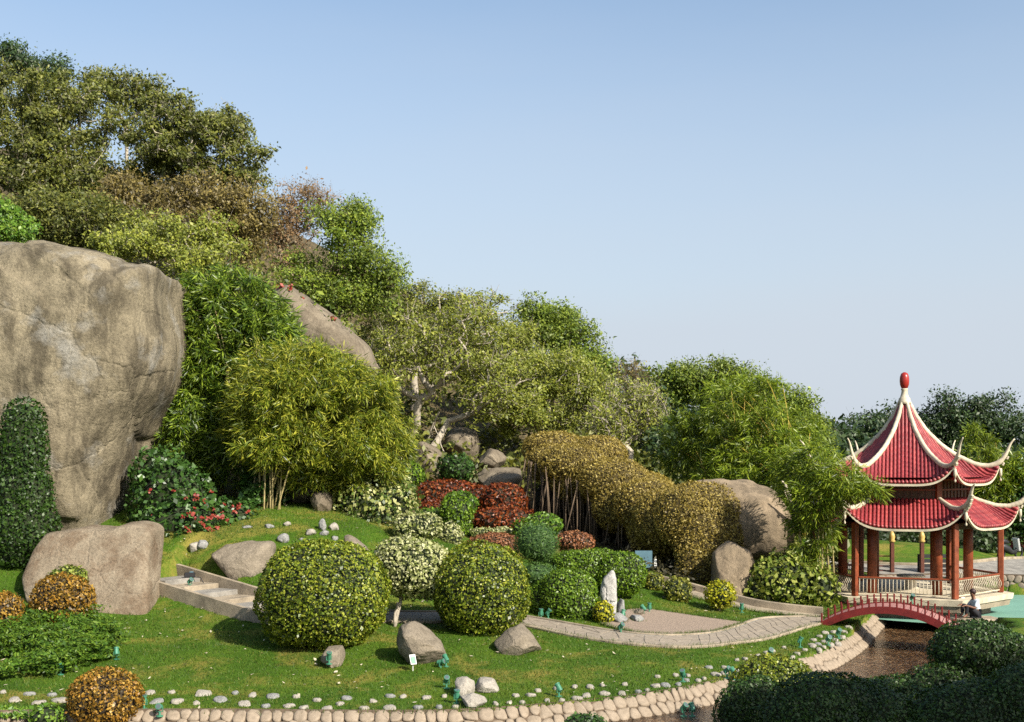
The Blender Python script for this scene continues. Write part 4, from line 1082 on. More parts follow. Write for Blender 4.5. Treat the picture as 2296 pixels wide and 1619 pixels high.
# loose leafy shrubs
clipped('flowering_hedge', 'dark leafy hedge dotted with red flowers below the bamboo', [E(390, 1130, 40.3, 92, 95, 0.7), E(360, 1070, 40.8, 62, 62, 0.7), E(420, 1180, 39.6, 100, 55, 0.7), E(515, 1175, 40.2, 62, 50, 0.7), E(370, 1200, 39.3, 50, 38, 0.7)], LM['dark'], 0.15, 1.6, seed=131, cat='hedge', rough=0.12, shrink=0.80, shag=0.08, tilt=0.9)
clipped('variegated_shrub', 'loose cream-edged shrub behind the pale topiary', [E(838, 1148, 42.6, 88, 80, 0.8), E(812, 1105, 43.2, 56, 54, 0.8), E(882, 1120, 43.2, 52, 52, 0.8)], LM['varieg'], 0.13, 1.6, seed=132, cat='shrub', rough=0.12, shrink=0.80, shag=0.10, tilt=0.9)
Ds = gd(1775, 1362) + 0.9
clipped('leafy_shrub', 'broad lime-green leafy shrub left of the bridge', [E(1760, 1305, Ds, 78, 58, 0.7), E(1830, 1320, Ds, 45, 46, 0.8), E(1710, 1330, Ds, 38, 36, 0.8), E(1790, 1285, Ds, 50, 38, 0.7)], LM['lime'], 0.15, 1.6, seed=133, cat='shrub', rough=0.1, shrink=0.80, shag=0.08, tilt=0.9)
# red flowers of the hedge: one head per blossom
rs = R(140)
fl_root = [o for o in col.objects if o.name.startswith('flowering_hedge')][0]
fb = np.array(fl_root.location)
nfl = 0
while nfl < 60:
    u, v = (rs.normal(480, 45), rs.normal(1150, 28)) if rs.random() < 0.62 else (rs.uniform(320, 560), rs.uniform(1090, 1225))
    if not (310 < u < 565): continue
    best = None
    for c, r in [E(390, 1130, 40.3, 92, 95, 0.7), E(420, 1180, 39.6, 100, 55, 0.7), E(515, 1175, 40.2, 62, 50, 0.7), E(370, 1200, 39.3, 50, 38, 0.7)]:
        q = P(u, v, c[1])
        f = 1 - ((q[0] - c[0]) / r[0]) ** 2 - ((q[2] - c[2]) / r[2]) ** 2
        if f > 0:
            y = c[1] - r[1] * math.sqrt(f)
            best = y if best is None else min(best, y)
    if best is None: continue
    c = P(u, v, best - 0.14)
    V, Fq = leaf_quads(np.repeat(c[None], 9, 0) + rs.normal(0, 0.03, (9, 3)), np.repeat([[0.3, -1, 0.5]], 9, 0), 0.075, 0.8, rs, 0.5)
    link('flower', mesh('flower', V - fb, Fq, LM['flower'], False), fl_root)
    nfl += 1

# fern-like ground cover at the left
def cover(name, label, polyuv, n, lm, size, h, seed, aspect=0.35, droop=0.2):
    rs = R(seed)
    pl = np.array([G(u, v)[:2] for u, v in polyuv])
    lo, hi = pl.min(0), pl.max(0)
    q = rs.uniform(lo, hi, (n * 3, 2)); q = q[inside(pl, q[:, 0], q[:, 1])][:n]
    hh = h * (0.55 + 0.45 * fbm(np.column_stack([q * 1.6, np.zeros(len(q))]), 3, seed)) 
    z = base_h(q[:, 0], q[:, 1]) + np.maximum(0, hh) * rs.uniform(0.25, 1, len(q))
    C = np.column_stack([q, z])
    V, Fq = leaf_quads(C, np.repeat([[0.1, -0.4, 1.0]], len(C), 0), size, aspect, rs, 0.8, droop)
    return tag(link(name, mesh(name, V, Fq, LM[lm], False)), label, kind='stuff')
def ferns():
    rs = R(141)
    pl = np.array([G(u, v)[:2] for u, v in [(-40, 1400), (60, 1412), (140, 1398), (215, 1392), (262, 1425), (270, 1470), (215, 1502), (120, 1522), (-40, 1528)]])
    q = rs.uniform(pl.min(0), pl.max(0), (900, 2)); q = q[inside(pl, q[:, 0], q[:, 1])][:330]
    q = q[fbm(np.column_stack([q * 0.9, np.zeros(len(q))]), 2, 5) > -0.25]
    C, Dr = [], []
    for p in q:
        z = H(p[0], p[1]); hgt = rs.uniform(0.12, 0.55)
        for f in range(9):
            a = rs.uniform(0, 2 * math.pi); rch = rs.uniform(0.15, 0.42)
            t = np.linspace(0.15, 1, 9)
            arc_ = np.column_stack([p[0] + np.cos(a) * rch * t, p[1] + np.sin(a) * rch * t, z + hgt * np.sin(t * 2.2)])
            C.append(arc_); Dr.append(np.gradient(arc_, axis=0))
    C = np.concatenate(C); Dr = unit(np.concatenate(Dr))
    side = unit(np.cross(Dr, [[0, 0, 1.0]])) * rs.choice([-1, 1], len(C))[:, None]
    V, Fq = leaf_quads(C + side * 0.02, np.repeat([[0.1, -0.2, 1.0]], len(C), 0), 0.095, 0.4, rs, 0.5, 0.1, dirs=Dr + side * 1.2)
    return tag(link('ground_cover', mesh('ground_cover', V, Fq, LM['fern'], False)), 'feathery green ferny ground cover left of the lawn', kind='stuff')
ferns()
cover('undergrowth', 'dark tangled undergrowth added for the shadow behind the bamboo stems', [(540, 1150), (640, 1135), (700, 1120), (780, 1140), (800, 1100), (700, 1070), (540, 1080)], 9000, 'dark', 0.22, 1.3, 143, 0.5)  # dark leaves put in to paint the shadow between the stems
cover('grass', 'feathery grass strip left of the small bush', [(-40, 1585), (60, 1595), (60, 1612), (-40, 1612)], 1800, 'bright', 0.10, 0.15, 142)

# the big golden hedge: clipped bamboo, open and stemmed below
clipped('shade_hedge', 'dark hedge filling in for the tree shade behind the mown mound', [E(1990, 1205, 58.9, 190, 36, 0.08), E(2160, 1205, 58.9, 110, 38, 0.12), E(1880, 1208, 58.9, 90, 32, 0.15)], LM['treedark'], 0.2, 1.5, seed=153, cat='hedge', rough=0.2, shag=0.2, p=2.6)  # dark leaves stand in for shade cast by the trees
gs = [E(1240, 1003, 51, 68, 34, 0.9), E(1335, 1020, 51, 70, 40, 0.9), E(1285, 1040, 48.5, 75, 42, 0.8), E(1375, 1080, 47.5, 80, 50, 0.8), E(1455, 1130, 46, 78, 56, 0.8), E(1565, 1160, 43.4, 97, 78, 0.6), E(1588, 1210, 42.9, 75, 85, 0.55), E(1500, 1165, 44.3, 80, 70, 0.7), E(1572, 1262, 42.7, 55, 58, 0.55), E(1420, 1100, 48, 90, 42, 0.8), E(1310, 1075, 48.6, 75, 52, 0.7), E(1400, 1132, 47, 72, 62, 0.7), E(1480, 1190, 45.2, 70, 66, 0.7), E(1240, 1038, 50, 62, 42, 0.8)]
clipped('golden_hedge', 'big golden-brown wave-shaped hedge of clipped bamboo', gs, LM['golden'], 0.075, 1.5, seed=150, cat='hedge', rough=0.05, shag=0.03, p=2.2, core='core_gold', aspect=0.5)
clipped('shade_thicket', 'inner bamboo thicket with leaves darkened for the shade under the golden hedge', [E(1290, 1130, 51.5, 105, 80, 0.5), E(1390, 1170, 49.5, 110, 95, 0.5), E(1480, 1220, 47.5, 95, 95, 0.5), E(1530, 1265, 45.5, 70, 70, 0.5)], LM['thicket'], 0.14, 1.4, seed=154, cat='thicket', aspect=0.35, rough=0.12, shag=0.1, core='core_brown')  # added behind the stems, shade painted into its leaves
gh = [o for o in col.objects if o.name.startswith('golden_hedge')][0]
rs = R(151)
gl = np.array(gh.location)
for i in range(110):
    u = rs.uniform(1178, 1470)
    D = 48.8 - (u - 1178) / 292 * 3.0 + rs.uniform(-0.6, 1.8)
    vt = np.interp(u, [1178, 1260, 1360, 1470], [1030, 1060, 1110, 1160])
    p1 = P(u, vt, D); x0 = p1[0] + rs.normal(0, 0.25); z0 = H(x0, D)
    pts = np.array([[x0, D, z0 - 0.1], [(x0 + p1[0]) / 2 + rs.normal(0, .04), D, (z0 + p1[2]) / 2], p1]) - gl
    MB().tube(pts, [0.03, 0.028, 0.02], 5).build('stem', M['bark'], gh, True)  # dark bark paints the shade on these stems
cover('undergrowth', 'undergrowth darkened for the shade beneath the golden hedge', [(1190, 1150), (1190, 1230), (1330, 1235), (1450, 1290), (1560, 1330), (1580, 1290), (1500, 1200), (1300, 1120)], 7000, 'thicket', 0.14, 0.7, 152, 0.4)  # shade is in the leaf colour here too

# ------------------------------------------------------------------ trees
def seg_tubes(A_, B_, ra, rb, n=5):
    d = B_ - A_
    t = unit(d)
    ref = np.where(np.abs(t[:, 2:3]) < 0.9, np.array([[0, 0, 1.0]]), np.array([[1.0, 0, 0]]))
    a = unit(np.cross(t, ref)); b = np.cross(a, t)
    th_ = np.arange(n) * 2 * math.pi / n
    ring = np.cos(th_)[None, :, None] * a[:, None, :] + np.sin(th_)[None, :, None] * b[:, None, :]
    A_ = A_ - t * (ra * 0.4)[:, None]
    V = np.stack([A_[:, None, :] + ring * ra[:, None, None], B_[:, None, :] + ring * rb[:, None, None]], 1)   # m,2,n,3
    m = len(A_)
    base = np.arange(m)[:, None] * 2 * n
    j = np.arange(n)[None, :]
    Fq = np.stack([base + j, base + (j + 1) % n, base + n + (j + 1) % n, base + n + j], -1).reshape(-1, 4)
    return V.reshape(-1, 3), Fq

def tree(name, label, base, ells, n_clump, per, lsize, crad, lm, bark, seed, cat='tree', group=None, tip_r=0.012, fork=0.45, aspect=0.5, twigs=5, shell=0.35, stems=1, flat=0.7, bias_up=0.0, pipe=0.5, spread_base=0.3, rmax=0.5, back_keep=1.0):
    rs = R(seed)
    base = np.asarray(base, float)
    vol = np.array([r.prod() for c, r in ells]) ** 0.8
    k = rs.choice(len(ells), n_clump, p=vol / vol.sum())
    d = unit(rs.normal(0, 1, (n_clump, 3)))
    rad = rs.uniform(0, 1, n_clump) ** shell
    C = np.array([ells[i][0] for i in k]) + d * rad[:, None] * np.array([ells[i][1] for i in k])
    if bias_up: C[:, 2] += bias_up * np.abs(rs.normal(0, 1, n_clump))
    C[:, 2] = np.maximum(C[:, 2], base_h(C[:, 0], C[:, 1]) + 0.4)
    ctr = np.average([e[0] for e in ells], axis=0, weights=vol)
    nodes, par = [], []
    for s in range(stems):
        b0 = base + (rs.normal(0, spread_base, 3) * [1, 1, 0] if stems > 1 else 0)
        tgt = ctr + (rs.normal(0, 0.35, 3) * ells[0][1] if stems > 1 else 0)
        top = b0 + (tgt - b0) * fork
        prev = -1
        for t in np.linspace(0, 1, 6):
            p = b0 * (1 - t) + top * t + rs.normal(0, 0.03, 3) * np.linalg.norm(top - b0) * math.sin(t * math.pi)
            nodes.append(p); par.append(prev); prev = len(nodes) - 1
    nodes = list(nodes)
    trunk_n = len(nodes)
    depth = {i: 0.0 for i in range(trunk_n)}
    order = np.argsort(np.linalg.norm(C - nodes[trunk_n - 1], axis=1))
    tips = []
    arr = np.array(nodes)
    allowed = [i for i in range(trunk_n) if i % 6 >= 3]
    arrA = [nodes[i] for i in allowed]; idxA = list(allowed)
    for ci in order:
        c = C[ci]
        An = np.array(arrA)
        dv = c - An
        cost = np.linalg.norm(dv, axis=1) + 0.25 * np.maximum(0, -dv[:, 2]) * 2 + 0.22 * np.array([depth[i] for i in idxA])
        j = int(np.argmin(cost)); pi = idxA[j]; a = nodes[pi]
        dist = np.linalg.norm(c - a)
        nseg = max(2, int(dist / 0.7)) if dist < 4 else 5
        prev = pi
        bend = rs.normal(0, 0.10, 3) * dist; bend[2] -= 0.06 * dist
        for t in np.linspace(0, 1, nseg + 1)[1:]:
            p = a * (1 - t) + c * t + bend * math.sin(t * math.pi) + rs.normal(0, 0.02, 3) * dist
            nodes.append(p); par.append(prev); n_ = len(nodes) - 1
            depth[n_] = depth[pi] + dist * t
            arrA.append(p); idxA.append(n_)
            prev = n_
        tips.append(prev)
    nodes = np.array(nodes); par = np.array(par)
    cnt = np.zeros(len(nodes))
    for t in tips: cnt[t] += 1
    for i in range(len(nodes) - 1, -1, -1):
        if par[i] >= 0: cnt[par[i]] += cnt[i]
    rad_ = np.minimum(tip_r * np.maximum(cnt, 0.6) ** pipe, rmax)
    for i in range(trunk_n): rad_[i] *= 1 + 0.35 * (1 - (i % 6) / 5)
    e = np.nonzero(par >= 0)[0]
    V, Fq = seg_tubes(nodes[par[e]], nodes[e], np.minimum(rad_[par[e]], rad_[e] * 1.5), rad_[e], 6)
    root = tag(empty(name, base), label, cat, group)
    T = nodes[tips]
    # fine twigs
    if twigs:
        q = np.repeat(T, twigs, 0); dd = unit(rs.normal(0, 1, q.shape) + [0, 0, 0.4]) * (crad * rs.uniform(0.5, 1.1, len(q)))[:, None]
        V2, F2 = seg_tubes(q, q + dd, np.full(len(q), tip_r * 0.6), np.full(len(q), tip_r * 0.25), 3)
        V = np.vstack([V, V2]); F_all = [tuple(f) for f in Fq] + [tuple(f + 0) for f in (F2 + len(V) - len(V2))]
        Fq = np.vstack([Fq, F2 + len(V) - len(V2)])
    link('trunk', mesh('trunk', V - base, Fq, bark, True), root)
    cs = crad * rs.uniform(0.6, 1.3, len(T))
    npl = rs.poisson(per, len(T))
    q = np.repeat(T, npl, 0); s = np.repeat(cs, npl)
    off = np.clip(rs.normal(0, 0.46, q.shape), -0.9, 0.9) * s[:, None]
    off[:, 2] *= flat
    nn = unit(off + rs.normal(0, 0.2, off.shape) * s[:, None] + np.array([0, 0, 0.1]) + np.array(sun_dir) * 0.55)
    L_, Fl = leaf_quads(q + off, nn, lsize, aspect, rs, 0.6, 0.15)
    link('crown', mesh('crown', L_ - base, Fl, lm, False), root)
    return root

def gz(u, D, dv=0): 
    x = (u - 1148) * K * D
    return np.array([x, D, H(x, D) - 0.1])

HG = 'trees on the rocky hill'
tree('hill_tree', 'tall olive-green tree at the top left of the hill', gz(110, 72), [E(110, 290, 70, 170, 130, 0.9), E(60, 400, 68, 130, 120, 0.9), E(200, 420, 68, 120, 110, 0.9), E(30, 200, 72, 90, 60, 0.8), E(180, 210, 72, 90, 50, 0.8)], 300, 180, 0.19, 0.78, LM['hill'], M['bark_pale'], 201, group=HG, shell=0.5, tip_r=0.02)
tree('hill_tree', 'spreading olive tree with pale branches near the right end of the hilltop', gz(410, 68), [E(450, 330, 68, 140, 110, 0.9), E(360, 330, 69, 100, 110, 0.9), E(550, 380, 67, 75, 90, 0.9), E(400, 260, 69, 100, 45, 0.8), E(500, 280, 68, 80, 45, 0.8)], 250, 142, 0.18, 0.72, LM['hill'], M['bark_pale'], 202, group=HG, tip_r=0.026, shell=0.5)
tree('hill_tree', 'brownish tree hanging over the right side of the hilltop', gz(440, 63), [E(480, 480, 62, 130, 90, 0.8), E(390, 500, 62, 110, 80, 0.8), E(545, 500, 62, 70, 90, 0.8), E(300, 470, 63, 90, 80, 0.8)], 240, 161, 0.16, 0.9, LM['hill_brown'], M['bark_tan'], 203, group=HG, fork=0.25, shell=0.45)
tree('hill_tree', 'thin bluish tree top showing above the far left corner', gz(25, 84), [E(25, 140, 84, 60, 42, 0.8), E(90, 160, 84, 60, 35, 0.8)], 60, 114, 0.22, 1.0, LM['treedark'], M['bark'], 204, group=HG)
tree('hill_tree', 'sparse pale-branched tree reaching above the hilltop between the two olive trees', gz(290, 76), [E(290, 215, 76, 75, 40, 0.8), E(345, 195, 76, 35, 22, 0.8), E(240, 190, 76, 60, 30, 0.8)], 80, 85, 0.19, 0.9, LM['hill'], M['bark_pale'], 205, group=HG)
tree('hill_tree', 'small leafy tree with pale stems just above the huge boulder', gz(340, 54), [E(380, 540, 55, 75, 58, 0.7), E(270, 552, 54, 70, 36, 0.7), E(480, 550, 56, 70, 66, 0.7), E(330, 520, 57, 60, 40, 0.7), E(430, 590, 54, 60, 40, 0.7)], 150, 133, 0.14, 0.7, LM['treeolive'], M['bark_pale'], 206, group=HG, stems=3, spread_base=1.2, shell=0.5)
tree('bright_shrub_tree', 'bright yellow-green shrub on the hill above the huge boulder', gz(20, 52), [E(20, 500, 52, 50, 55, 0.8), E(-40, 480, 52, 60, 70, 0.8)], 60, 209, 0.14, 0.6, LM['bright'], M['bark'], 207, cat='shrub', group=HG)
tree('dark_hill_tree', 'dense olive tree on the hill directly above the boulder', gz(200, 62), [E(190, 500, 60, 120, 60, 0.7), E(90, 480, 60, 90, 60, 0.7)], 140, 161, 0.16, 0.85, LM['hill'], M['bark'], 208, group=HG)
tree('dry_tree', 'nearly bare tree with orange-brown leaves on the hill', gz(660, 66), [E(670, 470, 66, 65, 80, 0.8), E(640, 530, 66, 50, 80, 0.8), E(710, 450, 66, 45, 40, 0.8)], 130, 41, 0.14, 0.8, LM['orange'], M['bark_tan'], 209, group=HG, stems=2, twigs=10, tip_r=0.014, shell=0.4)
tree('green_tree', 'feathery bright green tree beside the dry orange tree on the hill', gz(740, 62), [E(765, 510, 62, 80, 60, 0.8), E(820, 590, 62, 75, 70, 0.8), E(690, 620, 62, 70, 60, 0.8), E(860, 650, 62, 55, 60, 0.8), E(770, 660, 62, 80, 50, 0.8), E(800, 480, 62, 40, 30, 0.8)], 170, 199, 0.14, 0.85, LM['treegreen'], M['bark'], 210, group=HG, tip_r=0.016, shell=0.45)
tree('olive_tree', 'greyish olive tree rising behind the pale-barked tree', gz(930, 66), [E(930, 710, 66, 110, 75, 0.8), E(880, 760, 65, 80, 60, 0.8), E(980, 680, 66, 70, 50, 0.8)], 110, 152, 0.14, 0.75, LM['hill'], M['bark_pale'], 211, group=HG, tip_r=0.02, shell=0.55)
tree('pale_barked_tree', 'large tree with pale forking trunks in the middle of the garden slope', gz(962, 60), [E(1000, 770, 59, 150, 110, 0.8), E(1070, 700, 60, 85, 60, 0.8), E(900, 800, 59, 90, 70, 0.8), E(1100, 850, 59, 90, 80, 0.8), E(1090, 930, 60, 70, 40, 0.7), E(870, 840, 59, 60, 50, 0.7)], 190, 104, 0.14, 0.75, LM['treeolive'], M['bark_pale'], 212, tip_r=0.030, stems=6, spread_base=0.9, fork=0.42, shell=0.55, twigs=5, pipe=0.44, rmax=0.2)
tree('olive_tree', 'yellow-olive tree between the pale-barked tree and the golden hedge', gz(1240, 64), [E(1230, 870, 63, 110, 90, 0.8), E(1330, 900, 62, 90, 70, 0.8), E(1160, 920, 61, 80, 60, 0.8), E(1280, 820, 64, 70, 50, 0.8)], 165, 180, 0.14, 0.75, LM['treeolive'], M['bark_pale'], 213, tip_r=0.024, stems=3, spread_base=1.5, fork=0.3, shell=0.55)
tree('olive_tree', 'yellow-olive tree filling the slope just left of the rounded skyline tree', gz(1130, 68), [E(1130, 800, 68, 85, 75, 0.8), E(1190, 850, 66, 80, 75, 0.8), E(1080, 860, 66, 70, 70, 0.8), E(1160, 760, 69, 50, 45, 0.8)], 130, 170, 0.14, 0.75, LM['treeolive'], M['bark_pale'], 223, group=HG, tip_r=0.02, shell=0.55)
tree('green_tree', 'rounded green tree on the skyline right of the pale-barked tree', gz(1230, 78), [E(1235, 730, 78, 75, 60, 0.8), E(1290, 780, 77, 60, 60, 0.8), E(1200, 710, 78, 45, 40, 0.8), E(1330, 830, 76, 50, 50, 0.8)], 130, 209, 0.18, 0.95, LM['treegreen'], M['bark'], 214, group=HG)
tree('bare_tree', 'thin brown leafless tree on the skyline', gz(1400, 76), [E(1400, 850, 76, 60, 50, 0.8), E(1450, 880, 75, 50, 35, 0.8)], 90, 26, 0.13, 0.8, LM['hill_brown'], M['bark'], 215, twigs=12, group=HG)
tree('pale_barked_tree', 'small pale tree with bare crooked branches behind the golden hedge', gz(1440, 56), [E(1400, 930, 56, 85, 70, 0.8), E(1440, 900, 56, 60, 60, 0.8), E(1360, 960, 55, 50, 50, 0.8)], 150, 49, 0.12, 0.6, LM['treeolive'], M['bark_pale'], 216, tip_r=0.020, stems=3, fork=0.45, twigs=9, shell=0.5, pipe=0.42, rmax=0.16)
tree('green_tree', 'soft green tree on the skyline behind the tall bamboo', gz(1590, 74), [E(1590, 860, 74, 90, 55, 0.8), E(1660, 870, 73, 60, 45, 0.8), E(1520, 860, 74, 60, 45, 0.8), E(1690, 930, 72, 60, 60, 0.8)], 170, 190, 0.17, 0.95, LM['treegreen'], M['bark'], 217)
tree('green_tree', 'slim green tree sticking up right of the tall bamboo', gz(1770, 66), [E(1765, 930, 66, 55, 55, 0.8), E(1810, 980, 65, 50, 50, 0.8), E(1740, 900, 66, 30, 25, 0.8)], 110, 190, 0.16, 0.8, LM['treegreen'], M['bark'], 218)
DG = 'dark trees behind the pavilion'
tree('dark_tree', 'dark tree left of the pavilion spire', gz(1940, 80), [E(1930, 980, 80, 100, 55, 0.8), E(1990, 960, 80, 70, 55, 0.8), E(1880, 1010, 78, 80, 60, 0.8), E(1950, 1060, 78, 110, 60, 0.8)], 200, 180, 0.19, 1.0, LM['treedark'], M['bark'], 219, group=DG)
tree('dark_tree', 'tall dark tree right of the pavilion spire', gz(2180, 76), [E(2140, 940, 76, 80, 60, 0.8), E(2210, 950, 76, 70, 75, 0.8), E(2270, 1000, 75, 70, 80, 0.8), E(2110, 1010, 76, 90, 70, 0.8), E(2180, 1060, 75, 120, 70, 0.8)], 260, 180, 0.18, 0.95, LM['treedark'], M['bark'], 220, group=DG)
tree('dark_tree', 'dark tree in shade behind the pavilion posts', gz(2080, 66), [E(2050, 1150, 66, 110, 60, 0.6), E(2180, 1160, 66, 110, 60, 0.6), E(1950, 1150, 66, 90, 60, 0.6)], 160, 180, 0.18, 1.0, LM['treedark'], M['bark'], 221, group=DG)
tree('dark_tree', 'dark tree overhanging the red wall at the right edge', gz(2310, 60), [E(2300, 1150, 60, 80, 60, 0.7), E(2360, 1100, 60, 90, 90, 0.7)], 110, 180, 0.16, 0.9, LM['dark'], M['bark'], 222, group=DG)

# bamboo -------------------------------------------------------------------------------------
def bamboo(name, label, bases, ells, n_spray, lm, culm, seed, lsize=0.25, per=32, aspect=0.14, culm_r=0.035, n_culm=24, cat='bamboo', group=None, fine=False, inner=0.35, crad=0.45):
    rs = R(seed)
    base = np.mean(bases, axis=0)
    root = tag(empty(name, base), label, cat, group)
    vol = np.array([r.prod() for c, r in ells]) ** 0.8
    k = rs.choice(len(ells), n_spray, p=vol / vol.sum())
    d = unit(rs.normal(0, 1, (n_spray, 3)))
    rad = rs.uniform(0, 1, n_spray) ** inner
    C = np.array([ells[i][0] for i in k]) + d * rad[:, None] * np.array([ells[i][1] for i in k])
    nc = max(12, n_spray // 18)                      # plumes: sprays gather on drooping branch ends
    cen = C[:nc]
    j = np.argmin(((C[:, None, :] - cen[None]) ** 2).sum(-1), axis=1)
    C = cen[j] + (C - cen[j]) * 0.74
    C[:, 2] = np.maximum(C[:, 2], base_h(C[:, 0], C[:, 1]) + 0.3)
    npl = rs.poisson(per, n_spray)
    q = np.repeat(C, npl, 0)
    out = unit(np.repeat(d, npl, 0) * [1, 1, 0.3] + rs.normal(0, 0.8, q.shape))
    out[:, 2] -= rs.uniform(0.1, 0.9, len(q))
    out = unit(out)
    pos = q + out * (rs.uniform(0.1, 1.0, len(q)) * crad)[:, None]
    nn = unit(np.cross(out, rs.normal(0, 1, q.shape)) + np.array(sun_dir) * 0.7)
    V, Fq = leaf_quads(pos, nn, lsize, aspect, rs, 0.25, 0.0, dirs=out * 3)
    link('foliage', mesh('foliage', V - base, Fq, lm, False), root)
    # culms arch from the base into the leaf mass
    for i in range(n_culm):
        b0 = np.array(bases[i % len(bases)]) + rs.normal(0, 0.28, 3) * [1, 1, 0]
        cand = C[rs.integers(0, n_spray, 6)]
        t_ = cand[np.argmax(cand[:, 2] - 0.3 * np.linalg.norm(cand[:, :2] - b0[:2], axis=1))]
        ts = np.linspace(0, 1, 9)[:, None]
        hgt = t_[2] - b0[2]
        mid = b0 + (t_ - b0) * [0.28, 0.28, 0] + [0, 0, max(0.8, hgt * 0.75)]
        pts = b0 * (1 - ts) ** 2 + mid * 2 * ts * (1 - ts) + t_ * ts ** 2
        MB().tube(pts - base, np.linspace(culm_r, culm_r * 0.3, 9), 6).build('culm', culm, root, True)
    return root
bB = G(600, 1165)
bamboo('bamboo', 'tall dark green bamboo clump beside the huge boulder', [P(560, 1160, 43.5), P(480, 1130, 44.5)], [E(520, 690, 45, 115, 105, 0.8), E(580, 772, 44.5, 100, 105, 0.8), E(500, 800, 45, 105, 130, 0.8), E(605, 712, 45, 58, 62, 0.8), E(470, 930, 44.5, 90, 110, 0.8), E(560, 920, 45, 120, 130, 0.8), E(450, 1020, 44, 80, 80, 0.8), E(460, 640, 45, 60, 50, 0.8), E(430, 830, 44, 70, 130, 0.6), E(410, 960, 43.5, 60, 80, 0.6), E(550, 1030, 43.4, 110, 75, 0.6), E(660, 1040, 44, 90, 65, 0.6), E(700, 860, 45, 90, 90, 0.6)], 3300, LM['bamboo_deep'], M['culm'], 230, n_culm=22)
bamboo('bamboo', 'yellow-green bamboo clump arching from pale fanned stems', [P(598, 1172, 41.6), P(585, 1172, 41.8), P(610, 1170, 41.7)], [E(690, 850, 41.5, 115, 85, 0.8), E(560, 930, 41.6, 70, 70, 0.6), E(590, 820, 42.4, 70, 60, 0.6), E(790, 890, 41.5, 100, 90, 0.8), E(640, 900, 41, 120, 100, 0.8), E(850, 960, 42, 75, 80, 0.8), E(760, 980, 41.5, 120, 70, 0.8), E(860, 1010, 42, 65, 60, 0.8), E(620, 1000, 41, 110, 60, 0.8), E(670, 800, 42, 80, 48, 0.8), E(700, 1050, 42.2, 110, 50, 0.7), E(810, 1060, 42.4, 90, 46, 0.7)], 2600, LM['bamboo_y'], M['culm'], 231, n_culm=24, lsize=0.21)
bamboo('bamboo', 'tall feathery bamboo with golden stems left of the pavilion', [P(1640, 1150, 53), P(1720, 1180, 52), P(1800, 1200, 50)], [E(1640, 940, 54, 130, 100, 0.8), E(1740, 1000, 52, 110, 110, 0.8), E(1560, 1000, 55, 100, 90, 0.8), E(1800, 1080, 50, 90, 110, 0.8), E(1680, 1080, 52, 130, 90, 0.8), E(1850, 1150, 48, 60, 80, 0.8), E(1700, 880, 54, 80, 50, 0.8)], 2000, LM['bamboo'], M['culm_yellow'], 232, lsize=0.24, n_culm=34, inner=0.42)
bamboo('bamboo', 'bamboo sprays hanging in front of the left side of the pavilion roof', [P(1830, 1330, 41.0), P(1842, 1325, 41.5)], [E(1880, 1078, 39.6, 68, 46, 0.6), E(1835, 1110, 40.0, 66, 70, 0.6), E(1945, 1098, 39.2, 42, 20, 0.6), E(1825, 1190, 40.6, 55, 75, 0.6), E(1835, 1030, 40.4, 55, 42, 0.6), E(1790, 1080, 41, 50, 70, 0.6)], 820, LM['bamboo'], M['culm'], 233, lsize=0.2, n_culm=10, per=20)
bamboo('bamboo', 'bright green bamboo behind the right side of the pavilion', [P(2200, 1210, 60), P(2260, 1215, 60)], [E(2190, 1040, 60, 55, 80, 0.8), E(2250, 1090, 60, 70, 80, 0.8), E(2190, 980, 60, 25, 40, 0.8), E(2290, 1060, 60, 40, 60, 0.8)], 620, LM['bamboo'], M['culm_yellow'], 234, lsize=0.26, n_culm=16)

# hillside undergrowth: nobody could count it
rs = R(240)
q = np.column_stack([rs.uniform(-34, 26, 60000), rs.uniform(46, 88, 60000)])
uu = 1148 + q[:, 0] / (K * q[:, 1])
hb = base_h(q[:, 0], q[:, 1])
dens = fbm(np.column_stack([q * 0.35, np.zeros(len(q))]), 3, 3)
keep = (uu > -120) & (uu < 1900) & (dens > -0.75) & ~((q[:, 1] < 60) & (q[:, 0] > -10) & (q[:, 0] < 8) & (q[:, 1] < 53)) & (q[:, 1] > 47)
q, hb, dens = q[keep], hb[keep], dens[keep]
C = np.column_stack([q, hb + rs.uniform(0.05, 1, len(q)) * (1.5 + 1.2 * dens) * 1.0])
V, Fq = leaf_quads(C, np.repeat([[0.1, -0.5, 0.8]], len(C), 0), 0.30, 0.5, rs, 0.9, 0.1)
tag(link('undergrowth', mesh('undergrowth', V, Fq, LM['hill'], False)), 'low tangled scrub covering the rocky hillside', kind='stuff')
# far wood behind everything at the right
q = np.column_stack([rs.uniform(8, 50, 30000), rs.uniform(66, 100, 30000)])
C = np.column_stack([q, base_h(q[:, 0], q[:, 1]) + rs.uniform(0, 1, len(q)) ** 0.7 * (4.5 + 1.8 * fbm(np.column_stack([q * 0.3, np.zeros(len(q))]), 3, 9))])
V, Fq = leaf_quads(C, np.repeat([[0.1, -0.6, 0.7]], len(C), 0), 0.42, 0.55, rs, 0.9, 0.1)
tag(link('far_woods', mesh('far_woods', V, Fq, LM['treedark'], False)), 'dark far wood behind the pavilion garden', kind='stuff')
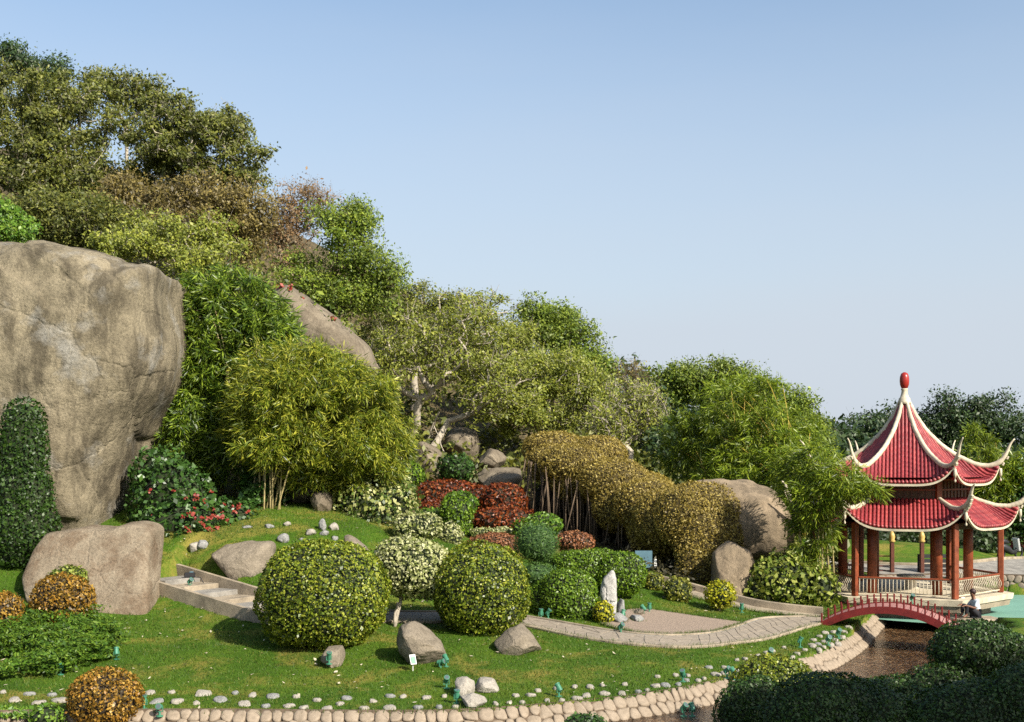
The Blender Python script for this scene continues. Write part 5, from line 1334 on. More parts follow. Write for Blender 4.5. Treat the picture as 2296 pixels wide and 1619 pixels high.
# red bougainvillea on the hill rock
fr = tag(empty('bougainvillea', P(690, 700, 52)), 'red-flowered climber spilling over the bare hill rock', 'climber')
fb = np.array(fr.location)
for u, v in [(640, 640), (660, 665), (690, 690), (655, 640), (720, 705), (745, 722), (625, 648), (675, 672)]:
    c = P(u + rs.normal(0, 5), v + rs.normal(0, 4), 51.7 + rs.normal(0, 0.3))
    V, Fq = leaf_quads(c + rs.normal(0, 0.05, (9, 3)), np.repeat([[0.3, -1, 0.5]], 9, 0), 0.16, 0.7, rs, 0.6)
    link('flower', mesh('flower', V - fb, Fq, LM['flower'], False), fr)
C = np.array([P(u + rs.normal(0, 22), v + rs.normal(0, 10), 52.0 + rs.normal(0, 0.4)) for u, v in [(640, 645), (670, 675), (700, 695), (735, 718), (770, 735)] for _ in range(45)])
V, Fq = leaf_quads(C, np.repeat([[0.2, -1, 0.5]], len(C), 0), 0.2, 0.5, rs, 0.9)
link('foliage', mesh('foliage', V - fb, Fq, LM['treegreen'], False), fr)

# lawn blades and litter ---------------------------------------------------------------------
rs = R(250)
q = np.column_stack([rs.uniform(-16, 14, 200000), rs.uniform(24, 42, 200000)])
uu = 1148 + q[:, 0] / (K * q[:, 1])
keep = (uu > -30) & (uu < 2000) & ~inside(stream_poly, q[:, 0], q[:, 1]) & ~inside(pond_poly, q[:, 0], q[:, 1])
for a_, b_ in ((A, B), (lo_, hi_), (lo2, hi2)):
    keep &= ~inside(np.concatenate([a_, b_[::-1]]), q[:, 0], q[:, 1])
sp = np.array([step_top, step_top + step_ax * step_L, step_top + step_ax * step_L + step_nr * 1.6, step_top + step_nr * 1.6])
keep &= ~inside(sp, q[:, 0], q[:, 1])
q = q[keep]
z = base_h(q[:, 0], q[:, 1])
n = len(q)
hh = rs.uniform(0.03, 0.075, n); a = rs.uniform(0, 2 * math.pi, n); ln = rs.normal(0, 0.03, (n, 2))
w = 0.010
V = np.stack([np.column_stack([q[:, 0] - np.cos(a) * w, q[:, 1] - np.sin(a) * w, z - 0.01]), np.column_stack([q[:, 0] + np.cos(a) * w, q[:, 1] + np.sin(a) * w, z - 0.01]), np.column_stack([q + ln, z + hh])], 1).reshape(-1, 3)
LM['blade'] = leafmat('grass_blades', [(0, (0.04, 0.095, 0.005)), (0.6, (0.08, 0.155, 0.008)), (0.9, (0.13, 0.20, 0.015)), (1, (0.28, 0.24, 0.06))], 0.3, 0.6, 0.35, 0.5)
tag(link('grass', mesh('grass', V, np.arange(3 * n).reshape(-1, 3), LM['blade'], False)), 'short mown grass blades of the lawn', kind='stuff')
ring = []
for o in list(col.objects):
    if o.name.split('.')[0] in ('boulder', 'slab_boulder', 'stone', 'standing_stone') and o.type == 'MESH' and o.location.y < 42:
        bb = np.array([o.matrix_basis @ Vector(c_) for c_ in o.bound_box]); lo4, hi4 = bb.min(0), bb.max(0)
        c_ = (lo4 + hi4)[:2] / 2; r_ = (hi4 - lo4)[:2] / 2
        m_ = int(60 * (r_[0] + r_[1]) + 20)
        a_ = rs.uniform(0, 2 * math.pi, m_); f_ = rs.uniform(0.72, 1.12, m_)
        ring.append(c_ + np.column_stack([np.cos(a_) * r_[0] * f_, np.sin(a_) * r_[1] * f_]))
for ln_ in (A, lo_, hi_, lo2, bank[20:]):
    k_ = rs.integers(0, len(ln_) - 1, 1500)
    ring.append(ln_[k_] + (ln_[k_ + 1] - ln_[k_]) * rs.random((1500, 1)) + rs.normal(0, 0.05, (1500, 2)))
qq = np.concatenate(ring); n2 = len(qq)
z2 = base_h(qq[:, 0], qq[:, 1]); h2 = rs.uniform(0.06, 0.15, n2); a2 = rs.uniform(0, 2 * math.pi, n2); l2 = rs.normal(0, 0.05, (n2, 2))
V = np.stack([np.column_stack([qq[:, 0] - np.cos(a2) * w, qq[:, 1] - np.sin(a2) * w, z2 - 0.02]), np.column_stack([qq[:, 0] + np.cos(a2) * w, qq[:, 1] + np.sin(a2) * w, z2 - 0.02]), np.column_stack([qq + l2, z2 + h2])], 1).reshape(-1, 3)
tag(link('grass', mesh('grass', V, np.arange(3 * n2).reshape(-1, 3), LM['blade'], False)), 'longer unmown grass around stones and path edges', kind='stuff')
q = q[rs.choice(n, 700, replace=False)]
C = np.column_stack([q, base_h(q[:, 0], q[:, 1]) + 0.05])
V, Fq = leaf_quads(C, np.repeat([[0, 0, 1.0]], len(C), 0), 0.075, 0.5, rs, 0.3)
M['litter'] = plain('litter', (0.55, 0.48, 0.34), 0.8, 0.4, 3)
tag(link('leaf_litter', mesh('leaf_litter', V, Fq, M['litter'], False)), 'pale fallen leaves and petals scattered on the lawn', kind='stuff')

# ------------------------------------------------------------------ pavilion
PX, PY = P(2028, 1200, 43.3)[:2]
PHI = math.atan2(-PY, -PX)           # a face looks towards the viewer
ZP = 0.30
pav = tag(empty('pavilion', (PX, PY, 0)), 'red-roofed hexagonal two-tier pavilion with upturned eaves', 'pavilion')
def vert(i, r, z=0.0, ph=0.0):       # i-th corner direction
    a = PHI + math.radians(30 + 60 * i + ph)
    return np.array([r * math.cos(a), r * math.sin(a), z])
def hexprism(b, r0, z0, r1, z1):
    V = [vert(i, r0, z0) for i in range(6)] + [vert(i, r1, z1) for i in range(6)]
    Fs = [tuple(range(5, -1, -1)), tuple(range(6, 12))] + [(i, (i + 1) % 6, 6 + (i + 1) % 6, 6 + i) for i in range(6)]
    return b.add(V, Fs)
plat = hexprism(MB(), 3.62, ZP - 0.20, 3.66, ZP).build('platform', M['cream'], pav)
hexprism(MB(), 3.50, ZP - 0.42, 3.56, ZP - 0.202).build('platform_edge', M['concrete'], plat)
hexprism(MB(), 2.9, POND - 0.02, 2.9, ZP - 0.425).build('plinth', M['cobble_dark'], pav)

def spline(xy, xs):
    xy = np.array(xy); t = np.concatenate([[0], np.cumsum(np.hypot(*np.diff(xy, axis=0).T))])
    tt = np.linspace(0, t[-1], xs)
    o = np.stack([np.interp(tt, t, xy[:, 0]), np.interp(tt, t, xy[:, 1])], 1)
    for _ in range(max(2, xs // 14)): o[1:-1] = 0.25 * o[:-2] + 0.5 * o[1:-1] + 0.25 * o[2:]
    return o

def roof(name, prof, rc, z_eave, n_rows, r_tile, tipw):
    """prof: (r, z) of a hip ridge out to its curled tip; rc: radius of the eave corner; z_eave: eave height at the middle of a face"""
    root = link(name, mesh(name, [(0, 0, 0)], [], M['tile_bed']), pav) if False else None
    ridge = spline(prof, 60)
    ridx = np.argmin(np.abs(ridge[:, 0] - rc)) if True else 0
    rid = ridge[:ridx + 1]                      # part of the ridge above the roof skin
    zc = rid[-1, 1]
    r0 = rid[0, 0]
    def zr(r): return np.interp(r, rid[:, 0], rid[:, 1])
    def sag(r): return (zc - z_eave) * ((r - r0) / (rc - r0)) ** 2.2
    def surf(ax, x):                            # ax: distance along the face axis as ridge radius; x: offset across
        half = ax * 0.5
        s = np.clip(np.abs(x) / np.maximum(half, 1e-6), 0, 1)
        return zr(ax) - sag(ax) * (1 - s ** 4.0)
    # skin of one face, in face coordinates (x across, y outwards)
    m, n = 26, 21
    V = []
    for r in np.linspace(r0, rc, m):
        for s in np.linspace(-1, 1, n):
            x = s * r * 0.5
            V.append((x, r * 0.8660254, float(surf(r, x))))
    V = np.array(V)
    i = np.arange(m * n).reshape(m, n)
    Fs = np.stack([i[:-1, :-1], i[:-1, 1:], i[1:, 1:], i[1:, :-1]], -1).reshape(-1, 4)
    V2 = V.copy(); V2[:, 2] -= 0.09
    FF = [tuple(f) for f in Fs] + [tuple(f[::-1] + m * n) for f in Fs]
    for j in range(n - 1):
        e0 = (m - 1) * n + j
        FF.append((e0, e0 + 1, e0 + 1 + m * n, e0 + m * n))
    skin = mesh('roof_face', np.vstack([V, V2]), FF, M['tile_bed'])
    # white fascia below the eave
    s = np.linspace(-1, 1, 33)
    ex = s * rc * 0.5; ez = surf(np.full(33, rc), ex)
    Vf = []
    for dx, dz in ((0.03, -0.05), (0.03, -0.125), (-0.05, -0.125), (-0.05, -0.05)):
        Vf.append(np.column_stack([ex, np.full(33, rc * 0.8660254 + dx), ez + dz]))
    Vf = np.stack(Vf, 1).reshape(-1, 3)
    Ff = [(a * 4 + b, a * 4 + (b + 1) % 4, a * 4 + 4 + (b + 1) % 4, a * 4 + 4 + b) for a in range(32) for b in range(4)] + [(0, 1, 2, 3), (131, 130, 129, 128)]
    fascia = mesh('fascia', Vf, Ff, M['cream'], False)
    # tile rows
    rows = []
    for k in range(n_rows):
        x = ((k + 0.5) / n_rows - 0.5) * rc * 0.97
        rs_ = max(r0, abs(x) * 2 * 1.0 + 0.02)
        if rc - rs_ < 0.10: continue
        steps_ = max(3, int((rc - rs_) / 0.05))
        rr = np.linspace(rs_, rc * 1.012, steps_)
        pts = np.column_stack([np.full(steps_, x), rr * 0.8660254, surf(np.minimum(rr, rc), np.full(steps_, x)) + 0.012])
        rad = r_tile * (0.93 + 0.09 * (np.arange(steps_) % 4))
        rad[-1] = r_tile * 1.35; rad[-2] = r_tile * 1.35
        b = MB().tube(pts, rad, 7)
        rows.append(mesh('tile_row', np.concatenate(b.V), b.F, M['tile'], True))
    # hip ridge with curled tip
    b = MB()
    rp = np.column_stack([ridge[:, 0], np.zeros(len(ridge)), ridge[:, 1] + 0.05])
    wd = np.interp(np.arange(len(ridge)), [0, 8, ridx, len(ridge) - 6, len(ridge) - 1], [0.07, 0.088, 0.095, 0.05 * tipw, 0.022])
    wd = wd * (1 + 0.07 * (np.arange(len(wd)) % 3 == 0))
    b.tube(rp, wd, 8, sx=0.85)
    hip = mesh('hip_ridge', np.concatenate(b.V), b.F, M['cream'], True)
    # little upright scallops under the curl
    b = MB()
    for j in range(ridx - 1, len(ridge) - 6, 3):
        p = ridge[j]
        b.box((p[0] + 0.05, 0, p[1] - 0.09), (0.07, 0.10, 0.12), 0, 0, 0.5, 0.015)
    scal = mesh('scallop', np.concatenate(b.V), b.F, M['cream'], False)
    # hanging drop under each corner
    b = MB()
    b.lathe([(0.012, 0.0), (0.05, -0.03), (0.055, -0.22), (0.03, -0.30), (0.012, -0.31), (0.012, -0.36), (0.04, -0.40), (0.035, -0.45), (0.01, -0.47)], 10)
    drop = mesh('pendant', np.concatenate(b.V), b.F, M['cream'], True)
    # under-eave boards
    holder = None
    for f in range(6):
        a = PHI + math.radians(60 * f) - math.pi / 2
        o = link(name if holder is None else name, skin, pav, (0, 0, 0), (0, 0, a))
        link('fascia', fascia, o)
        for r_ in rows: link('tile_row', r_, o)
        a2 = PHI + math.radians(30 + 60 * f)
        hp = link('hip_ridge', hip, pav, (0, 0, 0), (0, 0, a2))
        link('scallop', scal, hp)
        link('pendant', drop, hp, (rc + 0.06, 0, zc - 0.12))
    return ridge
up = [(0.12, 7.08), (0.39, 6.48), (0.74, 5.95), (1.28, 5.40), (1.75, 5.07), (2.40, 4.74), (2.85, 4.68), (3.20, 4.82), (3.40, 5.10), (3.51, 5.42), (3.58, 5.58), (3.68, 5.66)]
roof('upper_roof_face', up, 3.16, 4.20, 24, 0.047, 1.0)
lowr = [(2.20, 3.62), (2.55, 3.46), (3.05, 3.30), (3.50, 3.28), (3.85, 3.40), (4.06, 3.62), (4.18, 3.92), (4.26, 4.08), (4.36, 4.14)]
roof('lower_roof_face', lowr, 3.80, 2.70, 28, 0.047, 1.0)
# finial
fb_ = MB().lathe([(0.24, 6.98), (0.22, 7.10), (0.20, 7.12), (0.20, 7.18), (0.16, 7.22), (0.12, 7.34), (0.10, 7.46), (0.12, 7.50), (0.12, 7.54)], 16)
fo = fb_.build('finial_base', M['cream'], pav, True)
MB().lathe([(0.06, 7.54), (0.11, 7.56), (0.155, 7.68), (0.168, 7.82), (0.16, 7.96), (0.12, 8.08), (0.04, 8.13)], 16).build('finial', M['finial'], pav, True)
# drum between the roofs
for f in range(6):
    a = PHI + math.radians(60 * f); rz = a + math.pi / 2
    ap = 2.16 * 0.866
    c = np.array([ap * math.cos(a), ap * math.sin(a), 3.92])
    dr = MB().box(c, (2.12, 0.06, 0.86), rz).build('drum_panel', M['panel'], pav)
    t = np.array([math.cos(rz), math.sin(rz), 0])
    nrm = np.array([math.cos(a), math.sin(a), 0])
    for k in range(-4, 5):
        MB().box(c + t * k * 0.235 + nrm * 0.045, (0.045, 0.04, 0.80), rz).build('mullion', M['wood_dark'], dr)
    for zz in (-0.36, 0.02, 0.36):
        MB().box(c + nrm * 0.055 + np.array([0, 0, zz]), (2.10, 0.04, 0.06), rz).build('rail', M['wood'], dr)
    p = vert(f, 2.2)
    MB().box((p[0], p[1], 3.9), (0.18, 0.18, 1.0), a + math.radians(30)).build('drum_post', M['wood'], pav)
    # soffit boards and beams
    MB().box(np.array([3.05 * 0.866 * math.cos(a), 3.05 * 0.866 * math.sin(a), 2.72]), (3.0, 0.12, 0.22), rz).build('beam', M['wood_dark'], pav)
hexprism(MB(), 2.12, 4.34, 2.9, 4.37).build('upper_soffit', M['wood_dark'], pav)
hexprism(MB(), 3.3, 2.84, 2.3, 3.2).build('lower_soffit', M['wood_dark'], pav)
# posts
CR = 3.22
for i in range(6):
    p = vert(i, CR)
    a = PHI + math.radians(30 + 60 * i)
    MB().box((p[0], p[1], (ZP + 2.84) / 2), (0.20, 0.20, 2.84 - ZP), a, bev=0.03).build('post', M['wood'], pav)
    p = vert(i, 2.15)
    MB().lathe([(0.17, ZP), (0.17, 3.5)], 14, (p[0], p[1], 0)).build('inner_post', M['wood'], pav, True)
# railings with bowed balusters
bl = np.array([(0, 0.42 - 0.30), (0.05, 0.20), (0.10, 0.30), (0.09, 0.38), (0.03, 0.48), (0.0, 0.55), (0.015, 0.62)])
b = MB().tube(np.column_stack([np.zeros(7), bl[:, 0], bl[:, 1]]), 0.013, 5)
bal_me = mesh('baluster', np.concatenate(b.V), b.F, M['cream'], True)
for f in range(6):
    if f == 3: continue                         # entrance at the back
    p0, p1 = vert(f - 1, CR), vert(f, CR)
    c = (p0 + p1) / 2; d = p1 - p0; L_ = np.linalg.norm(d) - 0.22
    rz = math.atan2(d[1], d[0])
    # outward is +y after rotation
    if (Matrix.Rotation(rz, 3, 'Z') @ Vector((0, 1, 0))).dot(Vector(c)) < 0: rz += math.pi
    ro = MB().box((0, 0, 0.655), (L_, 0.09, 0.055), bev=0.012).build('railing', M['wood'], pav, False, (c[0], c[1], ZP), (0, 0, rz))
    MB().box((0, 0, 0.615), (L_, 0.03, 0.022)).build('rail', M['cream'], ro)
    MB().box((0, 0, 0.10), (L_, 0.04, 0.035)).build('rail', M['cream'], ro)
    nb_ = 25
    for k in range(nb_):
        link('baluster', bal_me, ro, ((k / (nb_ - 1) - 0.5) * (L_ - 0.08), 0, 0))
# stone table inside
MB().lathe([(0.30, ZP), (0.22, ZP + 0.1), (0.18, ZP + 0.4), (0.5, ZP + 0.44), (0.5, ZP + 0.5)], 18, (0.3, 0.2, 0)).build('table', M['cream'], pav, True)

# gate posts and dark fences on the far causeway
for u, lb in ((2000, 'gilt-topped dark gate post behind the pavilion nearer the thick inner post'), (2067, 'gilt-topped dark gate post behind the pavilion nearer the black panel')):
    p = P(u, 1280, 49.0); p[2] = 0.1
    g = tag(empty('gate_post', p), lb, 'post', 'gate posts behind the pavilion')
    MB().box((0, 0, 0.75), (0.16, 0.16, 1.5), bev=0.02).build('shaft', M['wood_dark'], g)
    MB().lathe([(0.10, 1.5), (0.14, 1.55), (0.10, 1.62), (0.13, 1.72), (0.10, 1.84), (0.04, 1.95)], 12).build('finial', M['gold'], g, True)
for u, w, lb, mt in ((1975, 0.9, 'dark lattice fence left of the gate posts behind the pavilion', 'wood_dark'), (2098, 1.4, 'black panel fence right of the gate posts behind the pavilion', 'black')):
    p = P(u, 1300, 49.2); p[2] = 0.1
    g = tag(empty('fence', p), lb, 'fence')
    for s_ in (-1, 1): MB().box((s_ * w / 2, 0, 0.5), (0.08, 0.08, 1.0)).build('post', M[mt], g)
    for k in range(5): MB().box((0, 0, 0.12 + k * 0.2), (w, 0.03, 0.15 if mt == 'black' else 0.05)).build('slat', M[mt], g)
cs = P(2033, 1300, 47.2)
tag(MB().box((cs[0], 47.8, 0.15), (2.6, 4.2, 0.25), bev=0.03).build('causeway', M['concrete_grey']), 'pale causeway leading from the pavilion to the gate posts', kind='structure')

# mown mound behind the pavilion
def mound():
    c = np.array([P(2050, 1250, 55)[0], 55.5]); 
    n, m = 48, 12
    V = []
    for i in range(m):
        f = i / (m - 1)
        for j in range(n):
            a = j * 2 * math.pi / n
            x = c[0] + 4.7 * f * math.cos(a); y = c[1] + 2.6 * f * math.sin(a)
            V.append((x, y, H(x, y) - 0.08 + 0.40 * (1 - f ** 2.5)))
    Fs = [(i * n + j, (i + 1) * n + j, (i + 1) * n + (j + 1) % n, i * n + (j + 1) % n) for i in range(m - 1) for j in range(n)]
    return link('grass_mound', mesh('grass_mound', V, Fs, M['grass']))
tag(mound(), 'low mown mound behind the pavilion', kind='structure')
rw = P(2330, 1215, 62)
w_ = tag(empty('red_wall', (rw[0], 62, 0.2)), 'dark red wall at the right edge behind the pavilion', 'wall')
MB().box((0, 0, 1.2), (5.0, 0.3, 2.4)).build('wall_body', M['redwall'], w_)
MB().box((0, 0, 2.46), (5.2, 0.45, 0.12), bev=0.02).build('coping', M['wood_dark'], w_)
# parked motor scooter
def scooter(p, rz):
    g = tag(empty('motor_scooter', p, rz), 'dark motor scooter with a white front parked in front of the dark red wall', 'scooter')
    for x in (-0.6, 0.6):
        t = [(x + 0.24 * math.cos(a), 0, 0.24 + 0.24 * math.sin(a)) for a in np.linspace(0, 2 * math.pi, 19)]
        MB().tube(t, 0.05, 6, False).build('wheel', M['black'], g, True)
    MB().tube([(-0.8, 0, 0.60), (-0.5, 0, 0.55), (-0.15, 0, 0.42), (0.1, 0, 0.28), (0.4, 0, 0.28)], [0.09, 0.19, 0.18, 0.12, 0.10], 8).build('body', M['black'], g, True)
    MB().box((0.46, 0, 0.62), (0.10, 0.36, 0.62), 0, 0, -0.2, 0.04).build('leg_shield', M['white'], g)
    MB().tube([(-0.8, 0, 0.76), (-0.4, 0, 0.80), (-0.1, 0, 0.74)], [0.08, 0.12, 0.07], 8).build('seat', M['black'], g, True)
    MB().tube([(0.42, -0.3, 1.02), (0.52, 0, 0.95), (0.42, 0.3, 1.02)], 0.02, 6).build('handlebar', M['black'], g, True)
sc_ = G(2264, 1252)
scooter(sc_, 0.5)

# ------------------------------------------------------------------ red arched bridge
def bridge():
    A0 = PZ(1832, 1396, 0.02)[:2]; B0 = PZ(2150, 1414, 0.0)[:2]
    c = (A0 + B0) / 2; d = B0 - A0; L_ = np.linalg.norm(d); rz = math.atan2(d[1], d[0])
    g = tag(empty('arched_bridge', (c[0], c[1], 0), rz), 'small red arched wooden footbridge over the stream', 'bridge')
    rise, W = 0.62, 1.35
    def za(x, top=True): return -0.02 + rise * (1 - (2 * x / L_) ** 2)
    xs = np.linspace(-L_ / 2, L_ / 2, 33)
    for y in (0.0, W):
        V = []
        for x in xs:
            t = 0.20 + 0.05 * (2 * x / L_) ** 2
            for yy in (-0.06, 0.06):
                for zz in (za(x) - t, za(x)): V.append((x, y + yy, zz))
        Fs = []
        for i in range(32):
            o = i * 4
            Fs += [(o, o + 1, o + 5, o + 4), (o + 2, o + 6, o + 7, o + 3), (o + 1, o + 3, o + 7, o + 5), (o, o + 4, o + 6, o + 2)]
        Fs += [(0, 2, 3, 1), (128, 129, 131, 130)]
        MB().add(V, Fs).build('side_beam', M['bridge'], g)
    n = 34
    for k in range(n):
        x = ((k + 0.5) / n - 0.5) * L_
        sl = -8 * rise * x / L_ ** 2
        MB().box((x, W / 2, za(x) - 0.05), (L_ / n * 0.93, W - 0.13, 0.05), 0, 0, -math.atan(sl)).build('plank', M['deck'], g)
    npost = 20
    for y in (0.0, W):
        for k in range(npost):
            x = ((k + 0.5) / npost - 0.5) * L_ * 0.98
            MB().box((x, y, za(x) + 0.11), (0.05, 0.05, 0.30), 0, 0, 0, 0.008).build('post', M['bridge'], g)
        pts = np.array([(x, y, za(x) + 0.19) for x in xs * 0.98])
        MB().tube(pts, 0.008, 4).build('rope', M['wood_dark'], g, True)
bridge()

# ------------------------------------------------------------------ green garden spotlights
hb_ = MB().lathe([(0.055, -0.10), (0.062, -0.08), (0.062, 0.07), (0.075, 0.08), (0.075, 0.11), (0.060, 0.112)], 14)
head_me = mesh('lamp_head', np.concatenate(hb_.V), hb_.F, M['lamp'], False)
lb_ = MB().lathe([(0.0, 0.1125), (0.058, 0.1135)], 14); lens_me = mesh('lens', np.concatenate(lb_.V), lb_.F, M['lens'], False)
bb_ = MB().lathe([(0.085, 0.0), (0.085, 0.02), (0.03, 0.03), (0.02, 0.12)], 12); base_me = mesh('base', np.concatenate(bb_.V), bb_.F, M['lamp'], False)
yb_ = MB().box((-0.075, 0, 0.17), (0.012, 0.03, 0.12)).box((0.075, 0, 0.17), (0.012, 0.03, 0.12)).box((0, 0, 0.115), (0.16, 0.03, 0.012)); yoke_me = mesh('bracket', np.concatenate(yb_.V), yb_.F, M['lamp'], False)
def spot(label, u, v, tilt, az, z=None, s=0.88):
    p = G(u, v) if z is None else z
    g = tag(empty('garden_spotlight', p, az), label, 'spotlight', 'green garden spotlights')
    g.scale = (s, s, s)
    link('base', base_me, g)
    link('bracket', yoke_me, g)
    h = link('lamp_head', head_me, g, (0, 0, 0.23), (tilt, 0, 0))
    link('lens', lens_me, h)
for i, (u, v, tl, az, lb) in enumerate([
    (59, 1318, 0.6, 0.3, 'green spotlight on the grass left of the tilted slab'), (261, 1480, -0.5, 0.4, 'green spotlight at the edge of the feathery ground cover'), (136, 1514, 0.5, -0.5, 'green spotlight below the feathery ground cover'),
    (323, 1590, 0.1, 0, 'green spotlight right of the golden bush nearest the stream wall'), (358, 1607, 1.3, 0, 'green spotlight aimed at the viewer on the stream wall'),
    (1213, 1388, 0.1, 0.2, 'upright green spotlight left of its pair under the cloud-clipped hedge'), (1229, 1388, 0.7, 1.2, 'tilted green spotlight right of its pair under the cloud-clipped hedge'), (1392, 1420, 0.9, 0.8, 'green spotlight on the path edge in front of the standing stone'),
    (1397, 1390, 0.5, 2.6, 'green spotlight among the grey stones at the standing stone'), (1443, 1378, -0.8, 1.0, 'left one of two green spotlights behind the oval gravel stone'), (1456, 1374, 0.1, 0, 'right one of two green spotlights behind the oval gravel stone'),
    (1663, 1374, 0.2, 0, 'green spotlight on the path at the foot of the tall rounded boulder'), (1253, 1562, -0.7, 0.8, 'green spotlight above the stream wall right of the three pale boulders'), (1531, 1530, 0.6, -0.4, 'green spotlight in the stone row before the stream bend'),
    (1630, 1522, 0.9, 0.7, 'left one of two green spotlights by the dark hedge tip'), (1645, 1524, -0.9, 0.7, 'right one of two green spotlights by the dark hedge tip'), (1727, 1478, 0.9, 0.2, 'green spotlight lying low behind the yellow-topped hedge'), (1794, 1452, 0.5, 1.5, 'green spotlight on the bank above the stream bend'),
    (1880, 1432, 0.8, 0.4, 'upper green spotlight on the bank beside the bridge'), (1857, 1448, 1.0, 0.4, 'lower green spotlight on the bank beside the bridge'), (1024, 1578, 0.2, 0.5, 'green spotlight at the foot of the three pale boulders'), (1001, 1545, 0.8, 0.2, 'green spotlight left of the three pale boulders')]):
    spot(lb, u, v, tl, az)
pz = P(738, 1478, gd(745, 1495) - 0.22); spot('green spotlight sitting on the small pale boulder', 0, 0, 0.4, 0.3, pz - np.array([0, 0, 0.12]))
pz = P(1000, 1480, gd(940, 1492) - 0.1); spot('upper green spotlight on the flank of the brown cracked boulder', 0, 0, -0.9, 0.6, pz - np.array([0, 0, 0.16]))
pz = P(988, 1484, gd(940, 1492) - 0.2); spot('lower green spotlight on the flank of the brown cracked boulder', 0, 0, 1.3, 1.2, pz - np.array([0, 0, 0.2]))
sp_ = step_top + step_ax * step_L * 0.24 + step_nr * 0.45
spot('green spotlight lying on the concrete steps', 0, 0, 1.0, 0.9, np.array([sp_[0], sp_[1], STEP_Z[0] + (STEP_Z[1] - STEP_Z[0]) * 0.25]))
spot('left one of two green spotlights in the stream bed', 0, 0, 0.8, 0.7, np.array([*PZ(1533, 1606, BED)[:2], BED]))
spot('right one of two green spotlights in the stream bed', 0, 0, -0.6, 0.4, np.array([*PZ(1552, 1606, BED)[:2], BED]))
spot('green spotlight on the deck of the red bridge', 0, 0, 0.7, 0.3, np.array([12.4, 37.2, 0.52]))
# transformer box with cable on the steps
sp_ = step_top + step_ax * step_L * 0.12 + step_nr * 1.05
g = tag(empty('junction_box', (sp_[0], sp_[1], STEP_Z[0])), 'small black electrical box lying on the top concrete step', 'box')
MB().box((0, 0, 0.08), (0.32, 0.18, 0.15), 0.2, bev=0.02).build('case', M['black'], g)
MB().box((0.05, 0, 0.165), (0.12, 0.10, 0.03), 0.2, bev=0.01).build('lid', M['signblue'], g)
cb = np.array([sp_ + step_ax * 0.15, sp_ + step_ax * 0.6 + step_nr * 0.05, sp_ + step_ax * 1.0 - step_nr * 0.1, sp_ + step_ax * 1.4 + step_nr * 0.12])
ts = np.linspace(0, 1, 24)
cx = np.column_stack([np.interp(ts, np.linspace(0, 1, 4), cb[:, 0]) + 0.05 * np.sin(ts * 17), np.interp(ts, np.linspace(0, 1, 4), cb[:, 1]), np.interp(ts, [0, .3, .31, .62, .63, 1], list(STEP_Z[0] + 0.02 + (STEP_Z[1] - STEP_Z[0]) * np.array([0, 0, .25, .25, .5, .5])))])
tag(MB().tube(cx, 0.012, 5).build('cable', M['black'], None, True), 'black cable trailing down the concrete steps', 'cable')
# sign boards
p = P(1443, 1300, 43.0)
p[2] = H(p[0], 43.0)
g = tag(empty('notice_board', p), 'plain blue-grey notice board in the shade under the golden hedge', 'sign')
zc_ = P(1443, 1254, 43.0)[2] - p[2]
for s_ in (-0.2, 0.2): MB().box((s_, 0.03, zc_ / 2), (0.05, 0.05, zc_)).build('post', M['black'], g)
MB().box((0, 0, zc_), (0.62, 0.03, 0.62), bev=0.01).build('board', M['signblue'], g)
MB().box((0.42, 0, zc_ - 0.12), (0.10, 0.06, 0.26), bev=0.01).build('meter_box', M['white'], g)
p = P(926, 1490, gd(940, 1492) - 0.45); p[2] = H(p[0], p[1])
g = tag(empty('plant_label', p), 'small white and green label plate in front of the brown cracked boulder', 'sign')
MB().box((0, 0, 0.10), (0.02, 0.02, 0.26)).build('stake', M['white'], g)
MB().box((0, -0.01, 0.27), (0.15, 0.015, 0.24), 0.5, -0.45).build('plate', M['white'], g)
MB().box((0.01, -0.03, 0.26), (0.11, 0.012, 0.16), 0.5, -0.45).build('printed_panel', M['lamp'], g)

# ------------------------------------------------------------------ person sitting by the pavilion
def skinned(name, joints, edges, mat, parent, root_i=0, sub=2):
    me = bpy.data.meshes.new(name)
    me.from_pydata([j[:3] for j in joints], edges, [])
    o = link(name, me, parent)
    me.skin_vertices.new() if hasattr(me.skin_vertices, 'new') else None
    sk = o.modifiers.new('skin', 'SKIN')
    if not me.skin_vertices:
        bpy.context.view_layer.objects.active = o
    lay = me.skin_vertices[0].data
    for i, j in enumerate(joints):
        r = j[3]; lay[i].radius = (r, r) if np.isscalar(r) else r
        lay[i].use_root = (i == root_i)
    sk.use_smooth_shade = True
    ss = o.modifiers.new('sub', 'SUBSURF'); ss.levels = 1; ss.render_levels = sub
    me.materials.append(mat)
    return o
M['skin'] = plain('skin', (0.22, 0.10, 0.055), 0.5, 0.1, 10)
M['shirt'] = plain('pale_shirt', (0.62, 0.70, 0.74), 0.85, 0.12, 12, 0.2)
M['trousers'] = plain('dark_trousers', (0.018, 0.018, 0.022), 0.9, 0.2, 12)
M['hair'] = plain('dark_hair', (0.035, 0.012, 0.010), 0.6, 0.2, 20)
